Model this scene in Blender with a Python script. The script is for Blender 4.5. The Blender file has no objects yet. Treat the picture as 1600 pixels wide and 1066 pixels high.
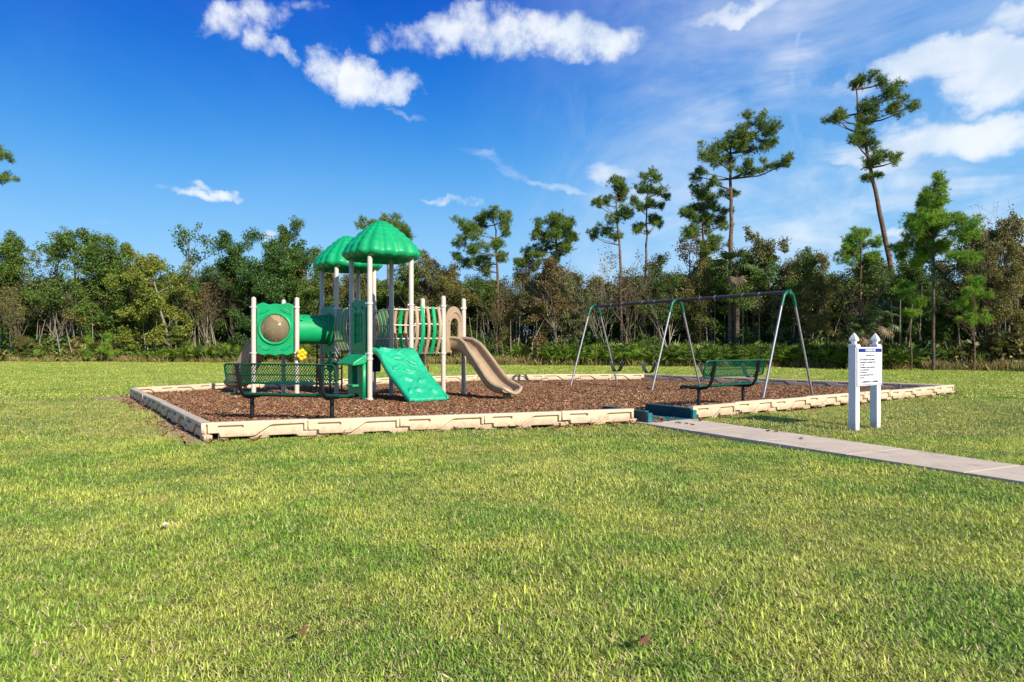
import bpy, bmesh, math, random
import numpy as np
from mathutils import Matrix, Vector
R = math.radians
scene = bpy.context.scene
COL = scene.collection

# ------------------------------------------------------------------ camera, sky, sun, exposure
F = 1066.7                      # focal length of the photograph in its own pixels (24 mm on 36 mm)
CAMZ, HOR = 1.25, 541.0
cd = bpy.data.cameras.new('camera'); cam = bpy.data.objects.new('camera', cd); COL.objects.link(cam)
cam.location = (0, 0, CAMZ); cam.rotation_euler = (R(90), 0, 0)
cd.lens = 24; cd.sensor_width = 36; cd.shift_y = 0.005; cd.clip_end = 2000; cd.clip_start = 0.05
scene.camera = cam
scene.view_settings.view_transform = 'Standard'; scene.view_settings.look = 'None'
scene.view_settings.exposure = 0.50; scene.view_settings.gamma = 1.0
scene.view_settings.use_curve_mapping = False
scene.cycles.max_bounces = 6; scene.cycles.diffuse_bounces = 3; scene.cycles.transparent_max_bounces = 8
SUN_AZ, SUN_EL = 307.0, 30.0    # azimuth counted from +X towards +Y
sl = bpy.data.lights.new('sun', 'SUN'); sl.energy = 5.0; sl.angle = R(0.5); sl.color = (1.0, 0.92, 0.79)
so = bpy.data.objects.new('sun', sl); COL.objects.link(so)
sdir = Vector((math.cos(R(SUN_AZ))*math.cos(R(SUN_EL)), math.sin(R(SUN_AZ))*math.cos(R(SUN_EL)), math.sin(R(SUN_EL))))
so.rotation_euler = sdir.to_track_quat('Z', 'Y').to_euler()

def W(px, py, d):               # a point of the photograph at distance d from the camera plane
    return ((px-800)/F*d, d, CAMZ + (HOR-py)/F*d)

class NT:                       # small node-tree writer
    def __init__(s, tree): s.t = tree; s.n = tree.nodes; s.l = tree.links
    def new(s, typ, **kw):
        n = s.n.new(typ)
        for k, v in kw.items(): setattr(n, k, v)
        return n
    def put(s, inp, v):
        if hasattr(v, 'is_output') or isinstance(v, bpy.types.NodeSocket): s.l.new(v, inp)
        else: inp.default_value = v
    def m(s, op, a, b=None, c=None, clamp=False):
        n = s.n.new('ShaderNodeMath'); n.operation = op; n.use_clamp = clamp
        s.put(n.inputs[0], a)
        if b is not None: s.put(n.inputs[1], b)
        if c is not None: s.put(n.inputs[2], c)
        return n.outputs[0]
    def mix(s, f, a, b, typ='RGBA', blend='MIX'):
        n = s.n.new('ShaderNodeMix'); n.data_type = typ
        if typ == 'RGBA':
            n.blend_type = blend; s.put(n.inputs[0], f)
            s.put(n.inputs[6], a if not isinstance(a, tuple) else (*a[:3], 1)); s.put(n.inputs[7], b if not isinstance(b, tuple) else (*b[:3], 1))
            return n.outputs[2]
        s.put(n.inputs[0], f); s.put(n.inputs[2], a); s.put(n.inputs[3], b); return n.outputs[0]
    def noise(s, vec, scale, detail=3, rough=0.55, dist=0.0):
        n = s.n.new('ShaderNodeTexNoise'); n.inputs['Scale'].default_value = scale
        n.inputs['Detail'].default_value = detail; n.inputs['Roughness'].default_value = rough
        n.inputs['Distortion'].default_value = dist
        if vec is not None: s.l.new(vec, n.inputs['Vector'])
        return n.outputs['Fac']
    def ramp(s, f, lo, hi, a=0.0, b=1.0, smooth=True):
        n = s.n.new('ShaderNodeMapRange'); n.interpolation_type = 'SMOOTHSTEP' if smooth else 'LINEAR'
        s.put(n.inputs[0], f)
        for i, v in zip((1, 2, 3, 4), (lo, hi, a, b)): n.inputs[i].default_value = v
        return n.outputs[0]

def make_world():
    w = bpy.data.worlds.new('World'); scene.world = w; w.use_nodes = True
    t = NT(w.node_tree); t.n.clear()
    sky = t.new('ShaderNodeTexSky', sky_type='NISHITA', sun_disc=False)
    sky.sun_elevation = R(SUN_EL); sky.sun_rotation = math.atan2(math.cos(R(SUN_AZ)), math.sin(R(SUN_AZ)))
    sky.altitude = 10; sky.air_density = 1.0; sky.dust_density = 0.3; sky.ozone_density = 3.0
    tc = t.new('ShaderNodeTexCoord'); sep = t.new('ShaderNodeSeparateXYZ'); t.l.new(tc.outputs['Generated'], sep.inputs[0])
    x, y, z = sep.outputs
    az = t.m('ARCTAN2', x, y); el = t.m('ARCSINE', z)
    cmb = t.new('ShaderNodeCombineXYZ'); t.put(cmb.inputs[0], az); t.put(cmb.inputs[1], el)
    P = cmb.outputs[0]
    # deep polarised blue high up and to the left, paler to the right and near the horizon
    hsv = t.new('ShaderNodeHueSaturation'); hsv.inputs['Saturation'].default_value = 1.32
    t.l.new(sky.outputs[0], hsv.inputs['Color'])
    zc = t.m('MAXIMUM', z, 0.0)
    deep = t.ramp(zc, 0.02, 0.46)
    side = t.ramp(az, -0.9, 0.9)
    deepf = t.m('MULTIPLY', deep, t.m('SUBTRACT', 1.0, t.m('MULTIPLY', side, 0.45)))
    tint = t.mix(deepf, (0.80, 0.99, 1.12), (0.05, 0.50, 1.02))
    base = t.mix(1.0, hsv.outputs[0], tint, blend='MULTIPLY')
    cr = t.new('ShaderNodeValToRGB'); cr.color_ramp.interpolation = 'B_SPLINE'; e = cr.color_ramp.elements
    e[0].position = 0.0; e[0].color = (0.40,0.66,0.88,1); e[1].position = 0.62; e[1].color = (0.0003,0.03,0.38,1)
    for ps, cc in ((0.10,(0.29,0.57,0.86,1)),(0.22,(0.095,0.385,0.79,1)),(0.34,(0.004,0.175,0.66,1)),(0.46,(0.0005,0.075,0.53,1))):
        q = e.new(ps); q.color = cc
    t.l.new(zc, cr.inputs[0])
    grad = t.mix(t.m('MULTIPLY', t.ramp(az, -0.25, 0.7), 0.50), cr.outputs[0], (0.17,0.47,0.80))
    grad = t.mix(1.0, grad, (9.2, 9.2, 9.2), blend='MULTIPLY')
    base = t.mix(0.90, base, grad)
    # warped coordinates make the cloud edges ragged
    nz = t.new('ShaderNodeTexNoise'); nz.inputs['Scale'].default_value = 9; nz.inputs['Detail'].default_value = 6; nz.inputs['Roughness'].default_value = 0.6
    t.l.new(P, nz.inputs['Vector'])
    sp2 = t.new('ShaderNodeSeparateColor'); t.l.new(nz.outputs['Color'], sp2.inputs[0])
    azw = t.m('ADD', az, t.m('MULTIPLY', t.m('SUBTRACT', sp2.outputs[0], 0.5), 0.12))
    elw = t.m('ADD', el, t.m('MULTIPLY', t.m('SUBTRACT', sp2.outputs[1], 0.5), 0.085))
    def blobs(lst):
        acc = None
        for (px, py, rx, ry, s, tilt) in lst:
            u, v = (px-800)/F, (HOR-py)/F
            a0 = math.atan(u); e0 = math.atan(v*math.cos(a0))
            k = math.cos(a0)
            rx_, ry_ = rx/F*k*k, ry/F*k
            dx = t.m('SUBTRACT', azw, a0); dy = t.m('SUBTRACT', elw, e0)
            ct, st = math.cos(R(tilt)), math.sin(R(tilt))
            ax = t.m('DIVIDE', t.m('ADD', t.m('MULTIPLY', dx, ct), t.m('MULTIPLY', dy, st)), rx_)
            ay = t.m('DIVIDE', t.m('SUBTRACT', t.m('MULTIPLY', dy, ct), t.m('MULTIPLY', dx, st)), ry_)
            r2 = t.m('ADD', t.m('MULTIPLY', ax, ax), t.m('MULTIPLY', ay, ay))
            d = t.m('MULTIPLY', t.m('SUBTRACT', 1.0, r2), s)
            acc = d if acc is None else t.m('MAXIMUM', acc, d)
        return t.m('MAXIMUM', acc, 0.0)
    solid = [(355,30,48,34,.85,0),(405,15,60,26,.8,0),(395,58,42,30,.8,-30),(440,82,40,15,.7,-35),(470,5,50,12,.5,0),
             (510,105,45,32,1.1,0),(560,118,70,38,1.25,0),(622,130,52,26,1.1,0),
             (640,55,75,28,.6,0),(720,42,85,38,.95,0),(800,60,110,38,1.05,0),(880,62,90,40,1.1,0),(955,58,75,32,1.0,0),
             (300,302,55,10,1.0,5),(335,298,50,11,1.1,-8),(375,333,25,6,.5,0),(430,363,24,6,.75,0),
             (1400,362,60,14,.75,0),(700,313,70,7,.6,0)]
    n1 = t.noise(P, 26, 7, 0.62)
    b1 = blobs(solid)
    dens1 = t.ramp(t.m('ADD', b1, t.m('MULTIPLY', t.m('SUBTRACT', n1, 0.5), 2.1)), 0.10, 1.25)
    dens1 = t.m('MULTIPLY', dens1, t.ramp(b1, 0.0, 0.25))
    wisps = [(1490,98,150,40,1.2,-4),(1570,115,130,55,1.5,0),(1420,218,230,34,1.15,0),(1530,206,180,34,1.3,0),(1580,30,90,30,.7,0),(1330,240,120,14,.8,4),(1160,12,130,12,.75,0),
             (1330,135,70,14,.55,0),(1120,190,90,70,.40,20),(1060,330,250,60,.34,0),(1250,360,260,80,.42,0),(830,285,110,10,.5,-10),
             (760,255,90,14,.5,-25),(960,262,50,22,.55,0),(1230,110,110,60,.42,30),(1460,300,170,30,.55,8),
             (1360,280,240,80,.42,6),(160,347,60,7,.25,0),(640,175,70,7,.35,-25),(1010,300,60,15,.4,0)]
    mp = t.new('ShaderNodeMapping'); mp.inputs['Scale'].default_value = (4, 15, 1); mp.inputs['Rotation'].default_value = (0, 0, R(-12)); t.l.new(P, mp.inputs[0])
    n2 = t.noise(mp.outputs[0], 1.0, 7, 0.6, 0.7)
    b2 = blobs(wisps)
    dens2 = t.m('MULTIPLY', t.ramp(t.m('ADD', b2, t.m('MULTIPLY', t.m('SUBTRACT', n2, 0.5), 2.0)), 0.15, 1.05), t.ramp(b2, 0.0, 0.4))
    # thin general cirrus, everywhere, thicker to the right and round the back
    pl = t.new('ShaderNodeCombineXYZ'); zz = t.m('ADD', zc, 0.12)
    t.put(pl.inputs[0], t.m('DIVIDE', x, zz)); t.put(pl.inputs[1], t.m('DIVIDE', y, zz))
    mp3 = t.new('ShaderNodeMapping'); mp3.inputs['Scale'].default_value = (0.9, 0.4, 1); mp3.inputs['Rotation'].default_value = (0, 0, R(30)); t.l.new(pl.outputs[0], mp3.inputs[0])
    n3 = t.noise(mp3.outputs[0], 1.0, 8, 0.6, 1.2)
    dens3 = t.m('MULTIPLY', t.ramp(n3, 0.36, 0.78), t.ramp(az, -0.08, 0.42, 0.03, 0.95))
    hz = t.m('MULTIPLY', t.ramp(zc, 0.0, 0.30, 1.0, 0.0), t.ramp(az, -0.6, 0.7, 0.12, 0.42))
    # feathery streaks fanning upwards on the right
    dens4 = None
    for rot, (su, sv), lo, hi, sc_ in ((-38, (6.5, 3.0), 0.42, 0.85, 0.55), (48, (6, 2.8), 0.44, 0.85, 0.5), (72, (8, 4.0), 0.44, 0.85, 0.5)):
        mq = t.new('ShaderNodeMapping'); mq.inputs['Scale'].default_value = (su, sv, 1); mq.inputs['Rotation'].default_value = (0, 0, R(rot)); mq.inputs['Location'].default_value = (rot*0.1, 3, 0); t.l.new(P, mq.inputs[0])
        q = t.m('MULTIPLY', t.ramp(t.noise(mq.outputs[0], 1.0, 7, 0.62, 1.3), lo, hi), sc_)
        q = t.m('MULTIPLY', q, t.ramp(t.noise(P, 3.5+rot*0.01, 2, 0.5), 0.38, 0.6))
        dens4 = q if dens4 is None else t.m('MAXIMUM', dens4, q)
    dens4 = t.m('MULTIPLY', dens4, t.ramp(az, -0.12, 0.22))
    dens3 = t.m('MAXIMUM', dens3, dens4)
    dens = t.m('SUBTRACT', 1.0, t.m('MULTIPLY', t.m('MULTIPLY', t.m('SUBTRACT', 1.0, dens1), t.m('SUBTRACT', 1.0, t.m('MULTIPLY', dens2, 0.85))), t.m('SUBTRACT', 1.0, dens3)))
    dens = t.m('MULTIPLY', dens, 0.95, clamp=True)
    cshade = t.mix(t.ramp(t.noise(P, 14, 4, 0.5), 0.35, 0.65), (6.0, 6.8, 7.7), (8.0, 8.2, 8.4))
    base = t.mix(hz, base, (3.6, 5.3, 7.1))
    colr = t.mix(dens, base, cshade)
    bg = t.new('ShaderNodeBackground'); bg.inputs['Strength'].default_value = 0.09; t.l.new(colr, bg.inputs['Color'])
    out = t.new('ShaderNodeOutputWorld'); t.l.new(bg.outputs[0], out.inputs[0])
make_world()

# ------------------------------------------------------------------ materials
def pmat(name, c1, c2=None, scale=8, rough=0.6, bump=0.0, bscale=60, metal=0.0, coat=0.0, transl=0.0, island=0.0, world=True, spec=0.5, dirt=None, detail=4):
    m = bpy.data.materials.new(name); m.use_nodes = True
    t = NT(m.node_tree); b = t.n['Principled BSDF']
    g = t.new('ShaderNodeNewGeometry'); tc = t.new('ShaderNodeTexCoord')
    vec = g.outputs['Position'] if world else tc.outputs['Object']
    c = (*c1, 1)
    if c2: c = t.mix(t.ramp(t.noise(vec, scale, detail, 0.6), 0.3, 0.7), c1, c2)
    if dirt:
        dc, ds, lo, hi = dirt
        c = t.mix(t.ramp(t.noise(vec, ds, 5, 0.65), lo, hi), c, dc)
    if island:
        hs = t.new('ShaderNodeHueSaturation')
        r = g.outputs['Random Per Island']
        t.put(hs.inputs['Color'], c); t.put(hs.inputs['Value'], t.ramp(r, 0, 1, 1-island, 1+island, False))
        t.put(hs.inputs['Hue'], t.ramp(t.m('FRACT', t.m('MULTIPLY', r, 7.31)), 0, 1, 0.5-island*0.05, 0.5+island*0.05, False))
        c = hs.outputs[0]
    t.put(b.inputs['Base Color'], c)
    t.put(b.inputs['Roughness'], t.ramp(t.noise(vec, 9, 5, 0.7), 0.3, 0.75, rough*0.8, min(1, rough*1.45))); b.inputs['Metallic'].default_value = metal
    b.inputs['Specular IOR Level'].default_value = spec
    if coat: b.inputs['Coat Weight'].default_value = coat; b.inputs['Coat Roughness'].default_value = 0.15
    if bump:
        bp = t.new('ShaderNodeBump'); bp.inputs['Strength'].default_value = min(bump, 1); bp.inputs['Distance'].default_value = 0.01
        t.l.new(t.noise(vec, bscale, 4, 0.6), bp.inputs['Height']); t.l.new(bp.outputs[0], b.inputs['Normal'])
    if transl:
        tr = t.new('ShaderNodeBsdfTranslucent'); t.put(tr.inputs[0], c)
        mx = t.new('ShaderNodeMixShader'); mx.inputs[0].default_value = transl
        t.l.new(b.outputs[0], mx.inputs[1]); t.l.new(tr.outputs[0], mx.inputs[2])
        t.l.new(mx.outputs[0], t.n['Material Output'].inputs[0])
    return m

MT = {}
MT['green'] = pmat('green_plastic', (0.004,0.40,0.145), (0.006,0.34,0.115), 3, 0.40, 0.05, 40, transl=0.10, dirt=((0.05,0.22,0.12), 6, 0.58, 0.9))
MT['climber'] = pmat('climber_plastic', (0.004,0.40,0.20), (0.006,0.33,0.16), 3, 0.42, 0.05, 40, dirt=((0.12,0.36,0.26), 12, 0.5, 0.85))
MT['tan'] = pmat('tan_plastic', (0.43,0.315,0.195), (0.37,0.265,0.165), 3, 0.42, 0.05, 30, dirt=((0.22,0.16,0.11), 5, 0.55, 0.85))
MT['post'] = pmat('painted_post', (0.60,0.515,0.43), (0.54,0.46,0.385), 4, 0.35, 0.0, dirt=((0.42,0.36,0.32), 9, 0.6, 0.9))
MT['clamp'] = pmat('clamp_metal', (0.66,0.58,0.54), None, rough=0.3, metal=0.0)
MT['deck'] = pmat('deck_brown', (0.05,0.03,0.022), (0.07,0.04,0.03), 20, 0.6, 0.1)
MT['brownbar'] = pmat('brown_bar', (0.045,0.022,0.016), None, rough=0.4)
MT['navy'] = pmat('navy_plastic', (0.006,0.012,0.12), None, rough=0.4)
MT['yellow'] = pmat('yellow_plastic', (0.72,0.50,0.01), (0.65,0.42,0.01), 10, 0.35)
MT['teal'] = pmat('teal_plastic', (0.005,0.15,0.16), (0.006,0.12,0.13), 8, 0.5, 0.1, 50, dirt=((0.10,0.13,0.12), 9, 0.55, 0.8))
MT['shadedteal'] = pmat('shaded_teal_wall', (0.003,0.045,0.060), (0.004,0.035,0.045), 8, 0.6)  # the ramp's teal, darkened to paint the shade on its side walls
MT['benchgreen'] = pmat('bench_coating', (0.002,0.080,0.040), (0.003,0.06,0.032), 10, 0.28, 0.05, 90)
MT['black'] = pmat('black_coating', (0.008,0.008,0.009), None, rough=0.35)
MT['galv'] = pmat('galvanised_pipe', (0.36,0.36,0.37), (0.27,0.27,0.28), 25, 0.42, 0.05, 90, metal=0.6)
MT['beam'] = pmat('dark_beam', (0.10,0.085,0.085), (0.07,0.06,0.06), 12, 0.45, metal=0.3)
MT['swinggreen'] = pmat('swing_green', (0.003,0.095,0.048), None, rough=0.35)
MT['rubber'] = pmat('black_rubber', (0.012,0.012,0.013), None, rough=0.6)
MT['timber'] = pmat('border_plastic', (0.67,0.53,0.365), (0.59,0.46,0.31), 1.3, 0.5, 0.25, 60, dirt=((0.34,0.23,0.14), 4.5, 0.54, 0.86))
MT['white'] = pmat('white_vinyl', (0.80,0.79,0.78), (0.74,0.73,0.71), 5, 0.4, 0.0, dirt=((0.45,0.42,0.34), 7, 0.66, 0.95))
MT['signwhite'] = pmat('sign_face', (0.82,0.82,0.83), None, rough=0.35)
MT['signblue'] = pmat('sign_blue', (0.010,0.014,0.19), None, rough=0.35)
MT['signblack'] = pmat('sign_black', (0.02,0.02,0.03), None, rough=0.5)
MT['soil'] = pmat('bare_soil', (0.46,0.32,0.20), (0.30,0.20,0.125), 5, 0.95, 0.9, 40, dirt=((0.10,0.07,0.04), 14, 0.52, 0.7), spec=0.1)
MT['floor'] = pmat('forest_floor', (0.05,0.04,0.022), (0.03,0.035,0.015), 1.5, 1.0, 0.9, 8, spec=0.05)
MT['chip'] = pmat('mulch_chip', (0.31,0.135,0.062), (0.17,0.070,0.034), 14, 0.85, 0.0, island=0.8, dirt=((0.52,0.35,0.24), 35, 0.50, 0.66), spec=0.2)
MT['mulchbase'] = pmat('mulch_base', (0.15,0.06,0.03), (0.06,0.025,0.015), 25, 0.95, 1.0, 30, spec=0.1)
MT['paper'] = pmat('paper', (0.75,0.75,0.75), None, rough=0.7)
MT['deadleaf'] = pmat('dead_leaf', (0.16,0.05,0.025), (0.10,0.04,0.02), 40, 0.8)
MT['pink'] = pmat('pink_plastic', (0.65,0.02,0.10), None, rough=0.4)
def splash(m, dc, ztop):
    t = NT(m.node_tree); b = t.n['Principled BSDF']; src = b.inputs['Base Color'].links[0].from_socket
    g = t.new('ShaderNodeNewGeometry'); sp = t.new('ShaderNodeSeparateXYZ'); t.l.new(g.outputs['Position'], sp.inputs[0])
    f = t.ramp(t.m('ADD', t.m('DIVIDE', sp.outputs[2], ztop), t.m('MULTIPLY', t.m('SUBTRACT', t.noise(g.outputs['Position'], 11, 6, 0.7), 0.5), 2.4)), 0.1, 1.0, 0.55, 0.0)
    t.put(b.inputs['Base Color'], t.mix(f, src, dc))
splash(MT['timber'], (0.27,0.19,0.12), 0.14); splash(MT['white'], (0.40,0.36,0.26), 0.16)
def concrete():
    m = pmat('concrete', (0.62,0.505,0.375), (0.54,0.435,0.32), 2.2, 0.9, 0.35, 120, dirt=((0.27,0.235,0.19), 3.2, 0.52, 0.86), spec=0.2); return m
MT['concrete'] = concrete()

def lens_mat():
    m = bpy.data.materials.new('bubble_window'); m.use_nodes = True; t = NT(m.node_tree); b = t.n['Principled BSDF']
    b.inputs['Base Color'].default_value = (0.50,0.38,0.22,1); b.inputs['Roughness'].default_value = 0.12
    tr = t.new('ShaderNodeBsdfTransparent'); tr.inputs[0].default_value = (0.80,0.72,0.52,1)
    mx = t.new('ShaderNodeMixShader'); mx.inputs[0].default_value = 0.60
    t.l.new(b.outputs[0], mx.inputs[1]); t.l.new(tr.outputs[0], mx.inputs[2]); t.l.new(mx.outputs[0], t.n['Material Output'].inputs[0])
    return m
MT['lens'] = lens_mat()

def grass_mat(name, bright, blade):
    m = bpy.data.materials.new(name); m.use_nodes = True; t = NT(m.node_tree); b = t.n['Principled BSDF']
    g = t.new('ShaderNodeNewGeometry'); P = g.outputs['Position']
    big = t.noise(P, 0.22, 4, 0.6); mid = t.noise(P, 1.1, 4, 0.6); mp = t.noise(P, 3.6, 4, 0.65)
    c = t.mix(t.ramp(mid, 0.38, 0.62), (0.128,0.208,0.024), (0.262,0.292,0.046))
    c = t.mix(t.m('MULTIPLY', t.ramp(big, 0.46, 0.62), 0.42), c, (0.31,0.30,0.07))
    c = t.mix(t.m('MULTIPLY', t.ramp(mp, 0.58, 0.72), 0.5), c, (0.40,0.31,0.12))
    sep = t.new('ShaderNodeSeparateXYZ'); t.l.new(P, sep.inputs[0])
    if blade:
        r = g.outputs['Random Per Island']
        c = t.mix(t.ramp(r, 0.85, 0.94), c, (0.38,0.32,0.16))
        hs = t.new('ShaderNodeHueSaturation'); t.put(hs.inputs['Color'], c)
        t.put(hs.inputs['Value'], t.ramp(t.m('FRACT', t.m('MULTIPLY', r, 13.7)), 0, 1, 0.42*bright, 1.62*bright, False))
        t.put(hs.inputs['Hue'], t.ramp(t.m('FRACT', t.m('MULTIPLY', r, 5.3)), 0, 1, 0.485, 0.515, False))
        c = hs.outputs[0]
    else:
        # bare-eyed fine mottle; close by, where real blades stand on it, the thatch under them is browner
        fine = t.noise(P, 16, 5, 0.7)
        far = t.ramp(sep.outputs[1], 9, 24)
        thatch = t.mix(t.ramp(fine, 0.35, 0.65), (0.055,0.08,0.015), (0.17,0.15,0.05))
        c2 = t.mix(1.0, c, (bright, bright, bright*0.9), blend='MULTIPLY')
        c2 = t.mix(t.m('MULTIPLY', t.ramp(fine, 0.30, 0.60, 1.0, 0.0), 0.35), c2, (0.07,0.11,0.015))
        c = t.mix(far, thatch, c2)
        bp = t.new('ShaderNodeBump'); bp.inputs['Strength'].default_value = 0.7; bp.inputs['Distance'].default_value = 0.03
        t.l.new(t.noise(P, 30, 5, 0.7), bp.inputs['Height']); t.l.new(bp.outputs[0], b.inputs['Normal'])
    t.put(b.inputs['Base Color'], c); b.inputs['Roughness'].default_value = 0.55 if blade else 0.9
    b.inputs['Specular IOR Level'].default_value = 0.35 if blade else 0.1
    if blade:
        tr = t.new('ShaderNodeBsdfTranslucent'); t.put(tr.inputs[0], c)
        mx = t.new('ShaderNodeMixShader'); mx.inputs[0].default_value = 0.28
        t.l.new(b.outputs[0], mx.inputs[1]); t.l.new(tr.outputs[0], mx.inputs[2]); t.l.new(mx.outputs[0], t.n['Material Output'].inputs[0])
    return m
MT['blade'] = grass_mat('grass_blade', 1.62, True)
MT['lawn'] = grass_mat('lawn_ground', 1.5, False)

def leafmat(name, c1, c2, isl=0.45, transl=0.25, scale=0.9):
    return pmat(name, c1, c2, scale, 0.5, 0, island=isl, transl=transl, spec=0.35)
LEAF = {
 'dark': leafmat('leaf_dark_green', (0.069,0.131,0.020), (0.115,0.182,0.029)),
 'deep': leafmat('leaf_deep_green', (0.046,0.104,0.023), (0.081,0.157,0.029)),
 'mid': leafmat('leaf_green', (0.144,0.217,0.032), (0.095,0.157,0.026)),
 'yellow': leafmat('leaf_yellow_green', (0.255,0.268,0.037), (0.157,0.207,0.032)),
 'olive': leafmat('leaf_olive', (0.230,0.200,0.051), (0.144,0.143,0.038)),
 'rust': leafmat('leaf_rust', (0.200,0.116,0.048), (0.134,0.124,0.041)),
 'grey': leafmat('leaf_grey_green', (0.211,0.205,0.087), (0.144,0.157,0.058)),
 'bright': leafmat('leaf_bright_green', (0.211,0.365,0.029), (0.135,0.260,0.026)),
}
NEED = {
 'pine': pmat('pine_needle', (0.079,0.150,0.020), (0.165,0.228,0.034), 0.8, 0.5, 0, island=0.4, transl=0.15, spec=0.3),
 'young': pmat('young_needle', (0.115,0.260,0.020), (0.230,0.356,0.029), 0.9, 0.5, 0, island=0.4, transl=0.2, spec=0.3),
}
MT['bark'] = pmat('bark', (0.13,0.10,0.075), (0.06,0.045,0.035), 6, 0.9, 0.8, 30, spec=0.1)
MT['pinebark'] = pmat('pine_bark', (0.20,0.12,0.085), (0.09,0.065,0.05), 5, 0.9, 0.8, 20, spec=0.1)
MT['palebark'] = pmat('pale_bark', (0.36,0.31,0.25), (0.22,0.18,0.14), 5, 0.9, 0.5, 30, spec=0.1)
MT['twig'] = pmat('grey_twig', (0.21,0.165,0.12), (0.12,0.09,0.065), 2, 0.9, spec=0.1)
MT['frond'] = pmat('palmetto_frond', (0.20,0.29,0.035), (0.12,0.19,0.030), 0.7, 0.45, 0, island=0.5, transl=0.25)
MT['palm'] = pmat('palm_frond', (0.09,0.13,0.03), (0.05,0.085,0.02), 0.9, 0.5, 0, island=0.5, transl=0.2)
MT['deadfrond'] = pmat('dry_frond', (0.26,0.19,0.10), (0.17,0.12,0.07), 2, 0.8, island=0.3)
MT['drygrass'] = pmat('dry_grass', (0.33,0.23,0.09), (0.19,0.20,0.05), 0.8, 0.8, 0, island=0.4, transl=0.2, dirt=((0.26,0.12,0.06), 0.5, 0.5, 0.7))

# ------------------------------------------------------------------ mesh helpers
def tag(o, label=None, cat=None, group=None, kind=None):
    if label: o['label'] = label
    if cat: o['category'] = cat
    if group: o['group'] = group
    if kind: o['kind'] = kind
    return o
def link(name, me, mat=None, parent=None, loc=None):
    o = bpy.data.objects.new(name, me); COL.objects.link(o)
    if mat is not None and me is not None and not me.materials: me.materials.append(mat)
    if parent is not None: o.parent = parent
    if loc is not None: o.location = loc
    return o
def empty(name, loc=(0,0,0), rz=0.0):
    o = bpy.data.objects.new(name, None); COL.objects.link(o); o.location = loc; o.rotation_euler = (0,0,rz); o.empty_display_size = 0.2
    return o
def mesh_np(name, V, Fc, smooth=False):
    V = np.asarray(V, dtype=np.float32); Fc = np.asarray(Fc, dtype=np.int32)
    me = bpy.data.meshes.new(name); k = Fc.shape[1]
    me.vertices.add(len(V)); me.vertices.foreach_set('co', V.ravel())
    me.loops.add(Fc.size); me.loops.foreach_set('vertex_index', Fc.ravel())
    me.polygons.add(len(Fc)); me.polygons.foreach_set('loop_start', np.arange(0, Fc.size, k, dtype=np.int32))
    me.polygons.foreach_set('loop_total', np.full(len(Fc), k, dtype=np.int32))
    me.polygons.foreach_set('use_smooth', np.full(len(Fc), smooth))
    me.update(calc_edges=True); return me
class MB:
    def __init__(s): s.v = []; s.f = []
    def add(s, vs, fs, M=None):
        o = len(s.v)
        s.v += [tuple(M @ Vector(v)) for v in vs] if M is not None else [tuple(v) for v in vs]
        s.f += [tuple(i+o for i in f) for f in fs]; return s
    def box(s, c, d, M=None):
        x, y, z = c; a, b, h = d[0]/2, d[1]/2, d[2]/2
        vs = [(x+i*a, y+j*b, z+k*h) for k in (-1,1) for j in (-1,1) for i in (-1,1)]
        return s.add(vs, [(0,2,3,1),(4,5,7,6),(0,1,5,4),(2,6,7,3),(0,4,6,2),(1,3,7,5)], M)
    def tube(s, pts, r, n=8, M=None, caps=True):
        pts = [Vector(p) for p in pts]; rs = r if isinstance(r, (list, tuple)) else [r]*len(pts)
        vs = []; ref = None
        for i, p in enumerate(pts):
            d = (pts[min(i+1, len(pts)-1)] - pts[max(i-1, 0)])
            d = d.normalized() if d.length > 1e-9 else Vector((0,0,1))
            if ref is None:
                ref = d.orthogonal().normalized()
            ref = (ref - d*ref.dot(d)); ref = ref.normalized() if ref.length > 1e-6 else d.orthogonal().normalized()
            b = d.cross(ref)
            for k in range(n):
                a = 2*math.pi*k/n; vs.append(p + (ref*math.cos(a) + b*math.sin(a))*rs[i])
        fs = []
        for i in range(len(pts)-1):
            for k in range(n):
                a, b_ = i*n+k, i*n+(k+1) % n; fs.append((a, b_, b_+n, a+n))
        if caps: fs.append(tuple(reversed(range(n)))); fs.append(tuple(range((len(pts)-1)*n, len(pts)*n)))
        return s.add(vs, fs, M)
    def lathe(s, prof, n=16, M=None):
        vs = []; fs = []
        for (r, z) in prof:
            for k in range(n):
                a = 2*math.pi*k/n; vs.append((r*math.cos(a), r*math.sin(a), z))
        for i in range(len(prof)-1):
            for k in range(n):
                a, b_ = i*n+k, i*n+(k+1) % n; fs.append((a, b_, b_+n, a+n))
        fs.append(tuple(reversed(range(n)))); fs.append(tuple(range((len(prof)-1)*n, len(prof)*n)))
        return s.add(vs, fs, M)
    def grid(s, P, M=None, wrap=False):     # P[i][j]
        n, m = len(P), len(P[0]); vs = [p for row in P for p in row]; fs = []
        for i in range(n-1):
            for j in range(m if wrap else m-1):
                fs.append((i*m+j, i*m+(j+1) % m, (i+1)*m+(j+1) % m, (i+1)*m+j))
        return s.add(vs, fs, M)
    def mesh(s, name, smooth=False):
        me = bpy.data.meshes.new(name); me.from_pydata(s.v, [], s.f); me.update()
        if smooth:
            me.polygons.foreach_set('use_smooth', [True]*len(me.polygons))
            if smooth != 'all': me.set_sharp_from_angle(angle=R(40))
        return me
    def build(s, name, mat, parent=None, smooth=True, loc=None): return link(name, s.mesh(name, smooth), mat, parent, loc)
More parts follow.
